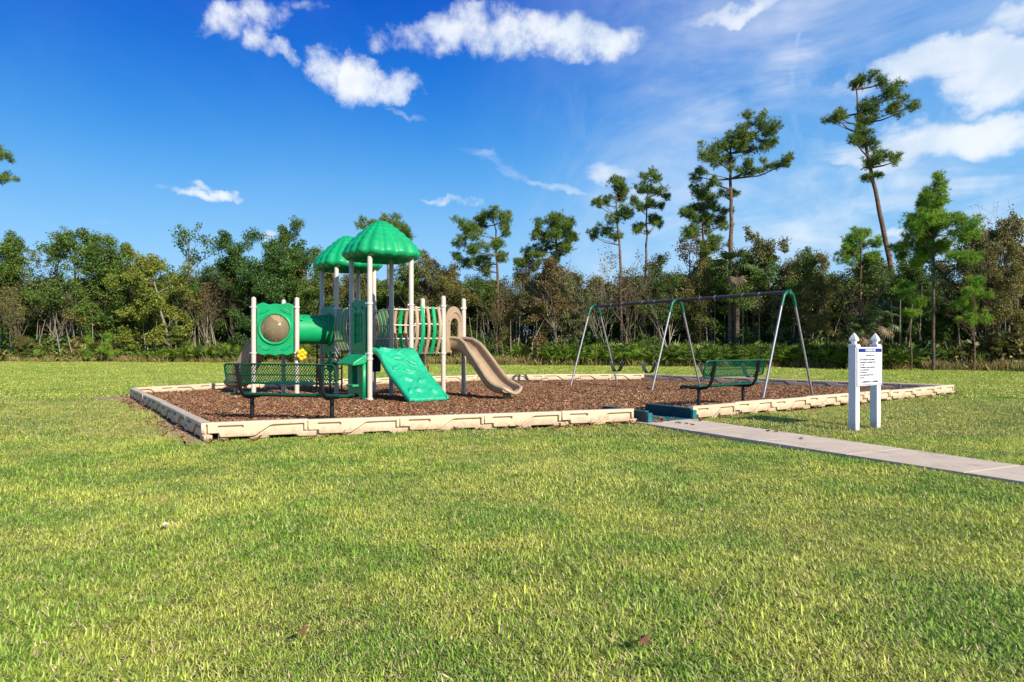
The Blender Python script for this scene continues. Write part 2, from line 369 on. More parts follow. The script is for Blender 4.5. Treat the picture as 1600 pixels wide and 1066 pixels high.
def panel_mesh(name, outlines, thick, bevel=0.0):     # flat outline with holes in XY, thickness along Z, rounded rim
    cu = bpy.data.curves.new(name, 'CURVE'); cu.dimensions = '2D'; cu.fill_mode = 'BOTH'
    cu.extrude = max(thick/2-bevel, 0.0005); cu.bevel_depth = bevel; cu.bevel_resolution = 1
    cu.offset = -bevel
    for ol in outlines:
        sp = cu.splines.new('POLY'); sp.points.add(len(ol)-1); sp.use_cyclic_u = True
        for i, p in enumerate(ol): sp.points[i].co = (p[0], p[1], 0, 1)
    ob = bpy.data.objects.new(name, cu); COL.objects.link(ob)
    dg = bpy.context.evaluated_depsgraph_get(); me = bpy.data.meshes.new_from_object(ob.evaluated_get(dg))
    bpy.data.objects.remove(ob); bpy.data.curves.remove(cu); me.name = name
    return me
def plane_matrix(origin, xdir, up=(0,0,1)):           # curve x -> xdir, curve y -> up, curve z -> normal
    X = Vector(xdir).normalized(); Y = Vector(up).normalized(); Z = X.cross(Y).normalized()
    return Matrix(((X.x, Y.x, Z.x, origin[0]), (X.y, Y.y, Z.y, origin[1]), (X.z, Y.z, Z.z, origin[2]), (0,0,0,1)))
def join_meshes(name, lst):
    bm = bmesh.new()
    for me in lst: bm.from_mesh(me)
    out = bpy.data.meshes.new(name); bm.to_mesh(out); bm.free()
    for me in lst: bpy.data.meshes.remove(me)
    return out
def circ(cx, cy, r, n=32, a0=0, a1=360):
    full = abs(a1-a0) >= 360; k = n if full else n+1
    return [(cx+r*math.cos(R(a0+(a1-a0)*i/n)), cy+r*math.sin(R(a0+(a1-a0)*i/n))) for i in range(k)]
def copy_tree(o, parent=None):
    c = o.copy(); COL.objects.link(c)
    if parent is not None: c.parent = parent
    for ch in list(o.children): copy_tree(ch, c)
    return c

# geometry-node scatter for stuff
def scatter(name, pts, rots, scl, idx, meshes, mats):
    col = bpy.data.collections.new(name+'_source')
    for i, me in enumerate(meshes):
        if not me.materials: me.materials.append(mats if not isinstance(mats, list) else mats[i])
        ob = bpy.data.objects.new('%s_source_%02d' % (name, i), me); col.objects.link(ob)
    me = bpy.data.meshes.new(name); pts = np.asarray(pts, dtype=np.float32)
    me.vertices.add(len(pts)); me.vertices.foreach_set('co', pts.ravel())
    a = me.attributes.new('rot', 'FLOAT_VECTOR', 'POINT'); a.data.foreach_set('vector', np.asarray(rots, dtype=np.float32).ravel())
    a = me.attributes.new('scl', 'FLOAT_VECTOR', 'POINT'); s = np.asarray(scl, dtype=np.float32)
    if s.ndim == 1: s = np.repeat(s[:, None], 3, 1)
    a.data.foreach_set('vector', s.ravel())
    a = me.attributes.new('idx', 'INT', 'POINT'); a.data.foreach_set('value', np.asarray(idx, dtype=np.int32))
    me.update()
    o = link(name, me)
    ng = bpy.data.node_groups.new(name, 'GeometryNodeTree')
    ng.interface.new_socket('Geometry', in_out='INPUT', socket_type='NodeSocketGeometry')
    ng.interface.new_socket('Geometry', in_out='OUTPUT', socket_type='NodeSocketGeometry')
    N, L = ng.nodes, ng.links
    gi = N.new('NodeGroupInput'); go = N.new('NodeGroupOutput')
    ci = N.new('GeometryNodeCollectionInfo'); ci.inputs['Collection'].default_value = col
    ci.inputs['Separate Children'].default_value = True; ci.inputs['Reset Children'].default_value = True
    ip = N.new('GeometryNodeInstanceOnPoints'); ip.inputs['Pick Instance'].default_value = True
    def attr(nm, typ):
        n = N.new('GeometryNodeInputNamedAttribute'); n.data_type = typ; n.inputs[0].default_value = nm
        return [x for x in n.outputs if x.enabled and x.name == 'Attribute'][0]
    L.new(gi.outputs[0], ip.inputs['Points']); L.new(ci.outputs[0], ip.inputs['Instance'])
    L.new(attr('idx', 'INT'), ip.inputs['Instance Index']); L.new(attr('rot', 'FLOAT_VECTOR'), ip.inputs['Rotation'])
    L.new(attr('scl', 'FLOAT_VECTOR'), ip.inputs['Scale']); L.new(ip.outputs[0], go.inputs[0])
    md = o.modifiers.new('scatter', 'NODES'); md.node_group = ng
    return o
def in_poly(x, y, poly):
    x = np.asarray(x); y = np.asarray(y); c = np.zeros(x.shape, bool); n = len(poly)
    for i in range(n):
        x1, y1 = poly[i]; x2, y2 = poly[(i+1) % n]
        with np.errstate(divide='ignore', invalid='ignore'):
            hit = ((y1 > y) != (y2 > y)) & (x < (x2-x1)*(y-y1)/(y2-y1+1e-12)+x1)
        c ^= hit
    return c
def seg_dist(x, y, poly, closed=True):
    x = np.asarray(x, float); y = np.asarray(y, float); best = np.full(x.shape, 1e9); n = len(poly)
    for i in range(n if closed else n-1):
        ax, ay = poly[i]; bx, by = poly[(i+1) % n]; dx, dy = bx-ax, by-ay
        t_ = np.clip(((x-ax)*dx+(y-ay)*dy)/(dx*dx+dy*dy+1e-12), 0, 1)
        best = np.minimum(best, np.hypot(x-ax-t_*dx, y-ay-t_*dy))
    return best

# ------------------------------------------------------------------ ground plan
BA = (-4.07, 9.13); BEND = (1.98, 11.25); BS = (3.07, 11.75); BE = (11.66, 18.1)
BC = (4.91, 25.4); BD = (-1.30, 24.4); BD2 = (-8.3, 18.9); BB = (-9.38, 16.9)
RAMP_O = (2.20, 11.05); RAMP_A = R(31)
rc, rs_ = math.cos(RAMP_A), math.sin(RAMP_A)
def ramp_pt(x, y): return (RAMP_O[0]+x*rc-y*rs_, RAMP_O[1]+x*rs_+y*rc)
MULCH = [BA, BEND, ramp_pt(-0.06, 0.15), ramp_pt(-0.06, 1.12), ramp_pt(1.06, 1.12), ramp_pt(1.06, 0.1), BS, BE, BC, BD, BD2, BB]
PATH_L = [(2.02, 11.13), (4.67, 6.22), (6.83, 2.22)]
PATH_R = [(3.02, 11.68), (5.35, 6.95), (7.75, 2.6)]
PATH = [PATH_L[0], PATH_L[1], PATH_L[2], PATH_R[2], PATH_R[1], PATH_R[0]]
SOIL = [(-3.95,8.88),(-4.30,8.84),(-4.68,9.40),(-5.35,10.6),(-6.35,12.3),(-7.55,13.9),(-9.0,15.8),(-10.4,16.7),(-9.6,17.2),(-9.0,16.4),(-7.6,14.4),(-5.2,11.0),(-4.15,9.55)]
MZ = 0.11
def mz(y): return 0.11-0.12*np.clip((np.asarray(y, float)-12.5)/10.5, 0, 1)

def poly_sheet(name, poly, z, mat, kind='structure', sub=None):
    bm = bmesh.new(); vs = [bm.verts.new((x, y, z)) for x, y in poly]; bm.faces.new(vs)
    bmesh.ops.triangulate(bm, faces=bm.faces[:]); me = bpy.data.meshes.new(name)
    bmesh.ops.recalc_face_normals(bm, faces=bm.faces[:])
    bm.to_mesh(me); bm.free()
    if me.polygons[0].normal.z < 0: me.flip_normals()
    return tag(link(name, me, mat), kind=kind)
# lawn: one sheet to beyond the horizon, slightly uneven close by
def lawn():
    xs = np.concatenate([[-900,-300,-120], np.linspace(-60, 60, 161), [120,300,900]])
    ys = np.concatenate([[-600,-200,-60,-20,-8], np.linspace(0, 62, 125), [80,140,400,1200]])
    X, Y = np.meshgrid(xs, ys, indexing='ij'); Z = np.zeros_like(X)
    und = 0.012*np.sin(X*0.9+Y*0.35)+0.010*np.sin(Y*1.3-X*0.4+1)
    Z += np.where((np.abs(X) < 58) & (Y > -1) & (Y < 60), und, 0) - 0.03
    n, m = X.shape; V = np.stack([X, Y, Z], -1).reshape(-1, 3)
    i, j = np.meshgrid(np.arange(n-1), np.arange(m-1), indexing='ij'); a = (i*m+j).ravel()
    me = mesh_np('lawn', V, np.stack([a, a+m, a+m+1, a+1], -1), True)
    tag(link('lawn', me, MT['lawn']), kind='structure')
lawn()
def mulch_bed():
    xs = np.arange(-9.6, 11.9, 0.2); ys = np.arange(9.0, 25.6, 0.2); mb = MB(); v = {}
    X, Y = np.meshgrid(xs, ys, indexing='ij'); dd = seg_dist(X, Y, MULCH); ins = in_poly(X, Y, MULCH) | (dd < 0.02)
    Z = mz(Y)-0.02+0.008*np.sin(X*2.1)*np.sin(Y*1.7)
    for i in range(len(xs)-1):
        for j in range(len(ys)-1):
            if ins[i,j] and ins[i+1,j] and ins[i,j+1] and ins[i+1,j+1]:
                f = []
                for p in ((i,j),(i+1,j),(i+1,j+1),(i,j+1)):
                    if p not in v: v[p] = len(mb.v); mb.v.append((xs[p[0]], ys[p[1]], Z[p]))
                    f.append(v[p])
                mb.f.append(tuple(f))
    tag(mb.build('mulch_bed', MT['mulchbase'], smooth='all'), kind='structure')
mulch_bed()
def soil():
    rng = np.random.default_rng(5); P = []
    xs = np.arange(-11.5, -3.4, 0.06); ys = np.arange(8.4, 17.8, 0.06)
    v = {}; mb = MB()
    X, Y = np.meshgrid(xs, ys, indexing='ij'); ins = in_poly(X, Y, SOIL) | (seg_dist(X, Y, SOIL) < 0.04+0.14*np.abs(np.sin(X*3.1)*np.sin(Y*4.3))+0.06*rng.random(X.shape))
    Z = 0.012*np.sin(X*0.9+Y*0.35)+0.010*np.sin(Y*1.3-X*0.4+1)-0.026 + rng.random(X.shape)*0.008 + np.where(in_poly(X, Y, SOIL), np.minimum(seg_dist(X, Y, SOIL), 0.3)*0.06, -0.003)
    for i in range(len(xs)-1):
        for j in range(len(ys)-1):
            if ins[i,j] and ins[i+1,j] and ins[i,j+1] and ins[i+1,j+1]:
                f = []
                for a, b in ((i,j),(i+1,j),(i+1,j+1),(i,j+1)):
                    if (a,b) not in v: v[(a,b)] = len(mb.v); mb.v.append((xs[a], ys[b], Z[a,b]))
                    f.append(v[(a,b)])
                mb.f.append(tuple(f))
    tag(mb.build('bare_soil', MT['soil']), kind='structure')
soil()
# concrete path: separate slabs with recessed joints
def path():
    root = tag(empty('concrete_path', (2.5, 11.4, 0)), kind='structure')
    def lerp(a, b, t): return (a[0]+(b[0]-a[0])*t, a[1]+(b[1]-a[1])*t)
    def side(P, s):            # s in 0..1 along two equal-ish spans
        L = [math.dist(P[0], P[1]), math.dist(P[1], P[2])]; tot = sum(L); q = s*tot
        return lerp(P[0], P[1], q/L[0]) if q < L[0] else lerp(P[1], P[2], (q-L[0])/L[1])
    n = 8
    for k in range(n):
        s0, s1 = k/n+0.0004, (k+1)/n-0.0004
        q = [side(PATH_L, s0), side(PATH_L, s1), side(PATH_R, s1), side(PATH_R, s0)]
        mb = MB(); b = 0.004; cx = sum(p[0] for p in q)/4; cy = sum(p[1] for p in q)/4
        def inset(p, d): v = Vector((cx-p[0], cy-p[1])).normalized()*d*1.4; return (p[0]+v.x, p[1]+v.y)
        rings = [[(*p, -0.08) for p in q], [(*p, 0.012) for p in q], [(*inset(p, b), 0.0155) for p in q]]
        q0 = len(mb.v); vs = [(x-2.5, y-11.4, z) for r_ in rings for (x, y, z) in r_]
        fs = [(r_*4+i, r_*4+(i+1) % 4, r_*4+4+(i+1) % 4, r_*4+4+i) for r_ in range(2) for i in range(4)]+[(8,9,10,11)]
        mb.add(vs, fs); o = mb.build('slab', MT['concrete'], root, smooth=False)
path()

# ------------------------------------------------------------------ playground border
def border():
    H, T = 0.235, 0.13
    def rr(x0, y0, x1, y1, r=0.012, n=3):
        pts = []
        for cx, cy, a in ((x1-r, y1-r, 0), (x0+r, y1-r, 90), (x0+r, y0+r, 180), (x1-r, y0+r, 270)):
            pts += [(cx+r*math.cos(R(a+90*i/n)), cy+r*math.sin(R(a+90*i/n))) for i in range(n+1)]
        return pts
    L = 1.28
    core = [(0.0,0.088),(0.13,0.088),(0.13,0.0),(0.20,0.0),(0.24,0.028),(0.50,0.028),(0.54,0.0),(0.76,0.0),(0.80,0.030),(1.10,0.030),(1.14,0.0),(1.40,0.0),(1.40,0.080),(L,0.080),(L,H),(0.0,H)]
    l1 = [(0.004,0.094),(0.145,0.094),(0.145,0.050),(0.17,0.036),(0.56,0.036),(0.60,0.045),(0.755,0.150),(0.79,0.172),(0.83,0.182),(L-0.05,0.186),(L-0.05,0.090),(L-0.006,0.090),(L-0.006,H-0.004),(0.004,H-0.004)]
    slot = rr(0.13, 0.152, 0.45, 0.190, 0.016)
    l2 = [(0.60,0.004),(0.74,0.004),(0.775,0.036),(1.125,0.036),(1.16,0.004),(1.396,0.004),(1.396,0.074),(L-0.08,0.074),(L-0.08,0.148),(0.87,0.148),(0.825,0.138),(0.795,0.120),(0.63,0.022)]
    parts = []
    for z0, sgn in ((0, 0),):
        parts.append(panel_mesh('c', [core], T-0.085, 0.004))
    for sg in (1, -1):
        a = panel_mesh('a', [l1, slot], 0.052, 0.009); a.transform(Matrix.Translation((0, 0, sg*(T/2-0.026)))); parts.append(a)
        b = panel_mesh('b', [l2], 0.040, 0.009); b.transform(Matrix.Translation((0, 0, sg*(T/2-0.030)))); parts.append(b)
    me = join_meshes('border_timber', parts); me.transform(Matrix.Rotation(R(90), 4, 'X'))
    me.materials.append(MT['timber'])
    # rounded top rail covering the three layers
    root = empty('playground_border', (*BA, 0))
    tag(root, 'ring of interlocking tan plastic border timbers round the mulch bed', 'border')
    rng = random.Random(2)
    cap = MB(); pr = [(-0.066,0.216),(-0.063,0.230),(-0.052,0.238),(0,0.241),(0.052,0.238),(0.063,0.230),(0.066,0.216)]
    cap.grid([[(x, y, z) for (y, z) in pr] for x in (0.0, L)]); cm = cap.mesh('top_rail', True); cm.materials.append(MT['timber'])
    runs = [[BA, BEND], [BS, BE], [BE, BC], [BC, BD], [BD, BD2], [BD2, BB], [BB, BA]]
    for a, b in runs:
        a = Vector(a); b = Vector(b); d = b-a; n = max(1, round(d.length/1.27)); ang = math.atan2(d.y, d.x)
        if (a-Vector(BS)).length < .01:
            n = round(d.length/1.22)
        for k in range(n):
            p = a+d*(k/n); o = link('border_timber', me, None, root)
            jx = rng.uniform(-0.008, 0.008)
            o.location = (p.x-BA[0], p.y-BA[1], rng.uniform(-0.024, -0.008)); o.rotation_euler = (0, rng.uniform(-0.006, 0.006), ang+rng.uniform(-0.012, 0.012))
            o.scale = (d.length/n/L, 1, 1)
            c = link('top_rail', cm, None, o)
border()

# ------------------------------------------------------------------ wheelchair ramp into the mulch
def ramp():
    root = empty('access_ramp', (*RAMP_O, 0), RAMP_A)
    tag(root, 'low teal plastic half ramp from concrete path into the mulch bed', 'ramp')
    for i, x in enumerate((0.0, 1.0)):
        mb = MB(); w = 0.05
        pr = [(0,0.0),(0,0.165),(0.02,0.178),(1.12,0.190),(1.14,0.18),(1.14,0.0)]
        vs = [(x+s*w/2, y, z) for s in (-1, 1) for (y, z) in pr]; n = len(pr)
        mb.add(vs, [tuple(range(n-1,-1,-1)) if 0 else tuple(range(n)), tuple(range(2*n-1, n-1, -1))]+[(j, n+j, n+(j+1) % n, (j+1) % n) for j in range(n)])
        o = mb.build('side_wall', MT['shadedteal'], root, smooth=False)
        p = MB(); p.box((x, -0.03, 0.086), (0.085, 0.06, 0.172)); q = p.build('end_post', MT['teal'], root, smooth=False)
        bv = q.modifiers.new('bevel', 'BEVEL'); bv.width = 0.008; bv.segments = 2
        r_ = MB(); r_.box((x, 0.56, 0.192), (0.07, 1.08, 0.016)); r_.build('wall_cap', MT['teal'], o, smooth=False)
    f = MB(); f.add([(0.028,0,0.022),(0.972,0,0.022),(0.972,1.12,0.004),(0.028,1.12,0.004),(0.028,0,-0.03),(0.972,0,-0.03)], [(0,1,2,3),(4,5,1,0)])
    f.build('ramp_floor', MT['teal'], root, smooth=False)
ramp()

# ------------------------------------------------------------------ mulch chips, grass
def chips():
    rng = np.random.default_rng(11); meshes = []
    for v in range(8):
        mb_v = []; mb_f = []; rr_ = .25 if v < 5 else .045
        for c in range(70 if v < 5 else 6):
            L_ = rng.uniform(0.03, 0.10)*(1.3 if rng.random() < .15 else 1); w = rng.uniform(0.011, 0.030); h = rng.uniform(0.003, 0.008)
            M_ = Matrix.Translation((rng.uniform(-rr_,rr_), rng.uniform(-rr_,rr_), rng.uniform(-0.008,0.034))) @ Matrix.Rotation(rng.uniform(0, 6.28), 4, 'Z') @ Matrix.Rotation(rng.normal(0, 0.35), 4, 'Y') @ Matrix.Rotation(rng.normal(0, 0.5), 4, 'X')
            o = len(mb_v); k = rng.uniform(.3, .9)
            for (x, y, z) in ((-L_/2,-w*k/2,0),(L_/2,-w/2,0),(L_/2,w*k/2,0),(-L_/2,w/2,0),(-L_/2,-w*k/2,h),(L_/2,-w/2,h),(L_/2,w*k/2,h),(-L_/2,w/2,h)):
                mb_v.append(tuple(M_ @ Vector((x,y,z))))
            mb_f += [tuple(o+i for i in f) for f in ((4,5,6,7),(0,1,5,4),(1,2,6,5),(2,3,7,6),(3,0,4,7))]
        me = bpy.data.meshes.new('chips'); me.from_pydata(mb_v, [], mb_f); me.update(); meshes.append(me)
    n = 9500; x = rng.uniform(-9.6, 11.8, n); y = rng.uniform(9, 25.6, n)
    dd = seg_dist(x, y, MULCH); keep = in_poly(x, y, MULCH) & (dd > 0.34)
    keep &= (rng.random(n) < np.clip(1.35-(y-11)/16, .45, 1))
    x, y = x[keep], y[keep]; m = len(x)
    z = mz(y) - 0.012 + 0.008*np.sin(x*2.1)*np.sin(y*1.7) + rng.normal(0, .006, m)
    # small clumps along the timbers, so that nothing pokes through them
    n2 = 60000; x2 = rng.uniform(-9.6, 11.8, n2); y2 = rng.uniform(9, 25.6, n2); d2 = seg_dist(x2, y2, MULCH)
    k2 = in_poly(x2, y2, MULCH) & (d2 > 0.125) & (d2 < 0.40); x2, y2 = x2[k2], y2[k2]
    x = np.concatenate([x, x2]); y = np.concatenate([y, y2]); z = np.concatenate([z, mz(y2)-0.012]); sc = np.concatenate([rng.uniform(.8, 1.2, m), np.full(len(x2), 0.26)]); m = len(x)
    # chips kicked out over the timbers, onto the grass and the start of the path
    n3 = 26000; x3 = rng.uniform(-10, 12, n3); y3 = rng.uniform(8.6, 25.6, n3); d3 = seg_dist(x3, y3, MULCH)
    k3 = (~in_poly(x3, y3, MULCH)) & (d3 > 0.13) & (rng.random(n3) < 0.35*np.exp(-(d3-0.13)/0.12)); x3, y3 = x3[k3], y3[k3]
    x = np.concatenate([x, x3]); y = np.concatenate([y, y3]); z = np.concatenate([z, np.where(in_poly(x3, y3, PATH), 0.02, 0.002)]); sc = np.concatenate([sc, np.full(len(x3), 1.0)]); x2 = np.concatenate([x2, x3]); m = len(x)
    idx = rng.integers(0, 5, m); idx[-len(x2):] = rng.integers(5, 8, len(x2)); sc[-len(x2):] = 1.0
    rot = np.zeros((m, 3)); rot[:, 2] = rng.uniform(0, 6.28, m)
    tag(scatter('mulch_chips', np.stack([x, y, z], -1), rot, sc, idx, meshes, MT['chip']),
        'reddish brown shredded bark mulch filling the play area', kind='stuff')
chips()

def tuft(rng, nb, L0, L1, w, spread, lean):
    V = []; Fq = []; 
    for b in range(nb):
        a = rng.uniform(0, 6.28); L_ = rng.uniform(L0, L1); bx, by = rng.normal(0, spread, 2)
        tilt = min(abs(rng.normal(lean, 0.35)), 1.4); dx, dy = math.cos(a), math.sin(a); px, py = -dy*w/2*rng.uniform(.7,1.2), dx*w/2
        pts = []; r_ = 0; zz = -0.012
        cx, cy = bx, by
        o = len(V)
        for i, (s, wd) in enumerate(((0, 1.0), (0.5, 0.9), (0.5, 0.05))):
            tl = tilt*(0.5+0.45*i); 
            cx += dx*math.sin(tl)*L_*s; cy += dy*math.sin(tl)*L_*s; zz += math.cos(tl)*L_*s
            V.append((cx-px*wd, cy-py*wd, zz)); V.append((cx+px*wd, cy+py*wd, zz))
        Fq += [(o,o+1,o+3,o+2),(o+2,o+3,o+5,o+4)]
    return mesh_np('tuft', V, Fq)
def grass():
    rng = np.random.default_rng(3)
    meshes = [tuft(rng, 26, 0.026, 0.064, 0.0068, 0.030, 1.0) for _ in range(6)] + [tuft(rng, 26, 0.03, 0.058, 0.010, 0.06, 0.9) for _ in range(4)] + [tuft(rng, 30, 0.03, 0.055, 0.018, 0.15, 0.9) for _ in range(3)]
    P = []; S = []; I = []
    def zone(y0, y1, dens, i0, i1, sc):
        n0 = 0
        area_w = lambda y: 1.56*y*0.5+1.2
        A = (y1-y0)*(area_w(y0)+area_w(y1)); n = int(A*dens)
        y = rng.uniform(y0, y1, int(n*1.6)); x = rng.uniform(-area_w(y1), area_w(y1), len(y)); k = np.abs(x) < area_w(y)
        x, y = x[k], y[k]
        ok = ~(in_poly(x, y, MULCH)) & (seg_dist(x, y, MULCH) > 0.085)
        ok &= ~((in_poly(x, y, PATH)) & (seg_dist(x, y, PATH) > 0.045*rng.random(len(x))))
        dso = seg_dist(x, y, SOIL); ins = in_poly(x, y, SOIL)
        ok &= ~(ins & (rng.random(len(x)) > 0.10+0.5*np.clip(1-dso/0.22, 0, 1))) & ~((~ins) & (dso < 0.25) & (rng.random(len(x)) > 0.35+dso*3))
        # worn ring round the sign posts
        dsg = np.hypot(x-5.0, (y-10.7)*1.2); ok &= ~((dsg < 0.55) & (rng.random(len(x)) < 0.55))
        x, y = x[ok], y[ok]
        z = 0.012*np.sin(x*0.9+y*0.35)+0.010*np.sin(y*1.3-x*0.4+1)-0.03
        P.append(np.stack([x, y, z], -1)); S.append(rng.uniform(.75, 1.25, len(x))*sc*(0.9+0.25*np.sin(x*1.7+y)*np.sin(y*1.3-x*.6))); I.append(rng.integers(i0, i1, len(x)))
    zone(1.9, 5.5, 1500, 0, 6, 1.0)
    zone(5.5, 9.5, 800, 0, 6, 1.1)
    zone(9.5, 16, 320, 6, 10, 1.05)
    zone(16, 30, 50, 10, 13, 1.0); zone(30, 56, 16, 10, 13, 1.25)
    P = np.concatenate(P); S = np.concatenate(S); I = np.concatenate(I); m = len(P)
    rot = np.zeros((m, 3)); rot[:, 2] = rng.uniform(0, 6.28, m); rot[:, 0] = rng.normal(0, .12, m)
    tag(scatter('lawn_grass', P, rot, S, I, meshes, MT['blade']), 'mown broad bladed grass with straw coloured patches covering the foreground', kind='stuff')
grass()

# ------------------------------------------------------------------ play structure
def play_structure():
    root = empty('play_structure', (-3.02, 14.5, 0), R(36))
    tag(root, 'green and tan playground climber with leaf roofs, tunnel, slides and climbing ramp on the mulch', 'playground set')
    a = 0.98; g = -0.03; DZ = 1.17
    posts = {'F1': (0,0), 'F2': (a,0), 'F3': (0,a), 'F4': (a,a), 'R1': (.214,2.40), 'R2': (1.194,2.40), 'R3': (.214,3.38), 'R4': (1.194,3.38),
             'P3': (-.754,2.40), 'P2': (-.754,3.38), 'P1': (-1.603,2.89), 'G1': (1.80,0), 'G3': (1.80,.98), 'G2': (2.649,.49)}
    def post_mesh(h):
        mb = MB(); r = 0.054
        pr = [(r,g),(r,h-0.05)]+[(r*math.cos(R(x)), h-0.05+0.05*math.sin(R(x))) for x in (25,50,70,85)]
        mb.lathe(pr, 20); me = mb.mesh('post', True); me.materials.append(MT['post']); return me
    pm_t, pm_s = post_mesh(3.30), post_mesh(2.40)
    cl = MB(); cl.lathe([(0.054,-0.020),(0.067,-0.020),(0.069,-0.011),(0.069,0.011),(0.067,0.020),(0.054,0.020)], 20)
    cl.box((0.074,0,0),(0.03,0.035,0.03)); cm = cl.mesh('clamp', True); cm.materials.append(MT['clamp'])
    for k, (x, y) in posts.items():
        tall = k[0] in 'FR'
        o = link('post', pm_t if tall else pm_s, None, root, (x, y, 0))
        for z in (2.16, 1.09) + ((0.98,) if k in ('F1',) else ()) + ((0.13,) if k == 'F1' else ()):
            c = link('clamp', cm, None, o, (0, 0, z)); c.rotation_euler = (0, 0, R(45*((len(k)+int(k[1]))%8)))
    def V2(k): return Vector((*posts[k], 0))
    # decks
    def deck(ks, name='deck'):
        c = sum((V2(k) for k in ks), Vector())/len(ks); mb = MB(); n = len(ks)
        P = [c+(V2(k)-c)*0.97 for k in ks]
        vs = [(p.x, p.y, z) for z in (DZ-0.07, DZ) for p in P]
        mb.add(vs, [tuple(range(n-1,-1,-1)), tuple(range(n, 2*n))]+[(i, (i+1) % n, n+(i+1) % n, n+i) for i in range(n)])
        mb.build(name, MT['deck'], root, smooth=False)
    deck(['F1','F2','F4','F3']); deck(['R1','R2','R4','R3']); deck(['P3','P2','P1']); deck(['G1','G2','G3'])
    # leaf roofs
    def roof(cx, cy, rot):
        mb = MB(); NS, NT_ = 96, 22; Rr = 0.79; H = 0.80; z0 = 3.24; rows = []
        def rad(ph): 
            c, s = abs(math.cos(ph)), abs(math.sin(ph)); return (c**3.2+s**3.2)**(-1/3.2)
        for i in range(NT_+1):
            t = i/NT_; row = []
            for j in range(NS):
                ph = 2*math.pi*j/NS; q = rad(ph); q = 1+(q-1)*min(1, t*1.3)
                rib = abs(math.sin(ph*8)); lobe = 1+0.075*t*(rib-0.5)
                r = Rr*t*q*lobe/1.06
                z = z0+0.12+(H-0.12)*(1-(t**1.55)) 
                z += 0.036*t*(1-t*0.3)*(rib**0.6) + 0.019*math.sin(t*2*math.pi*7)*(0.25+0.75*rib)*min(1, 4*t)
                if t > 0.9: z -= (t-0.9)*0.5
                row.append((r*math.cos(ph), r*math.sin(ph), z))
            rows.append(row)
        last = rows[-1]
        for (k, dz) in ((1.015,-0.035),(1.0,-0.085),(0.96,-0.115),(0.88,-0.105),(0.80,-0.03),(0.3,0.32),(0.01,0.42)):
            rows.append([(p[0]*k, p[1]*k, (p[2] if dz < -0.02 and k > .9 else z0+0.02)+(dz if k > .9 else dz+0.0)) for p in last])
        mb.grid(rows, None, wrap=True)
        o = mb.build('leaf_roof', MT['green'], root, smooth='all', loc=(cx, cy, 0)); o.rotation_euler = (0,0,rot)
    roof(a/2, a/2, 0); roof(.214+a/2, 2.40+a/2, 0)
    # wavy edged panel outline
    def wavy(w, h, amp=0.03, bumps=3):
        n = 28; pts = []
        f = lambda t: amp*(math.sin(t*math.pi*bumps)**2)+0.02*math.sin(t*math.pi)
        pts += [(w*(i/n), -f(i/n)) for i in range(n+1)]
        pts += [(w*(1-i/n), h+f(i/n)+0.015*math.sin(i/n*9)) for i in range(n+1)]
        return pts
    def place(me, name, p0, p1, z, off=0.0, mat='green', parent=root, inset=0.075):
        A, B = V2(p0), V2(p1); d = (B-A).normalized(); M_ = plane_matrix((A.x+d.x*inset, A.y+d.y*inset, z), d)
        nrm = M_.col[2].to_3d(); M_.translation += nrm*off; me.transform(M_)
        if not me.materials: me.materials.append(MT[mat])
        me.set_sharp_from_angle(angle=R(40)); me.polygons.foreach_set('use_smooth', [True]*len(me.polygons))
        return link(name, me, None, parent), M_
    w = a-0.15; hh = 1.13
    # bubble panel with a domed window (P1 -> P3); normal of this plane faces the lawn side
    pb, Mx = place(panel_mesh('bubble_panel', [wavy(w, hh), circ(w/2, 0.58, 0.33, 40)], 0.05, 0.012), 'bubble_panel', 'P1', 'P3', 1.08)
    mb = MB(); mb.tube([(w/2+0.355*math.cos(R(x)), 0.58+0.355*math.sin(R(x)), 0.035) for x in range(0, 361, 9)], 0.034, 10, Mx, caps=False)
    mb.build('window_ring', MT['green'], pb)
    mb = MB(); mb.grid([[(w/2+0.33*math.sin(R(t))*math.cos(R(x))/math.sin(R(60)), 0.58+0.33*math.sin(R(t))*math.sin(R(x))/math.sin(R(60)), 0.02+0.19*(math.cos(R(t))-0.5)/0.5) for x in range(0, 360, 9)] for t in (0.5,10,20,30,40,50,60)], Mx, wrap=True)
    mb.build('bubble_window', MT['lens'], pb, smooth='all')
    for sx in (-1, 1):           # moulded leaves in the corners
        for (yy, up) in ((0.10, 1), (1.02, -1)):
            mb = MB(); rows = []
            for i in range(9):
                t = i/8; ww = 0.055*math.sin(math.pi*min(1, t*1.02+0.0))+0.002
                cx = w/2+sx*(0.12+0.25*t); cy = yy+up*0.10*t*t-0.01
                rows.append([(cx, cy-ww, 0.024), (cx, cy-ww*.4, 0.040), (cx, cy, 0.034), (cx, cy+ww*.4, 0.042), (cx, cy+ww, 0.024)])
            mb.grid(rows, Mx); mb.build('leaf_relief', MT['green'], pb)
    # tunnel and its two end panels
    def holed(p0, p1): return place(panel_mesh('tunnel_panel', [wavy(w, hh), circ(w/2, 0.58, 0.33, 40)], 0.06, 0.014), 'tunnel_panel', p0, p1, 1.08)
    tz = 1.66; Lr = 0.345
    pn1, M1 = holed('P3', 'P2'); pn2, M2 = holed('R3', 'R1')
    for Mq, pn in ((M1, pn1), (M2, pn2)):
        mb = MB(); sg = 1 if pn is pn1 else 1
        mb.grid([[(w/2+r*math.cos(R(x)), 0.58+r*math.sin(R(x)), z) for x in range(0, 360, 9)] for (r, z) in ((0.41,0.02),(0.41,0.06),(0.395,0.075),(0.36,0.075),(0.345,0.06))], Mq, wrap=True)
        mb.build('tunnel_flange', MT['green'], pn)
    N1, N2 = 56, 22; mb = MB()
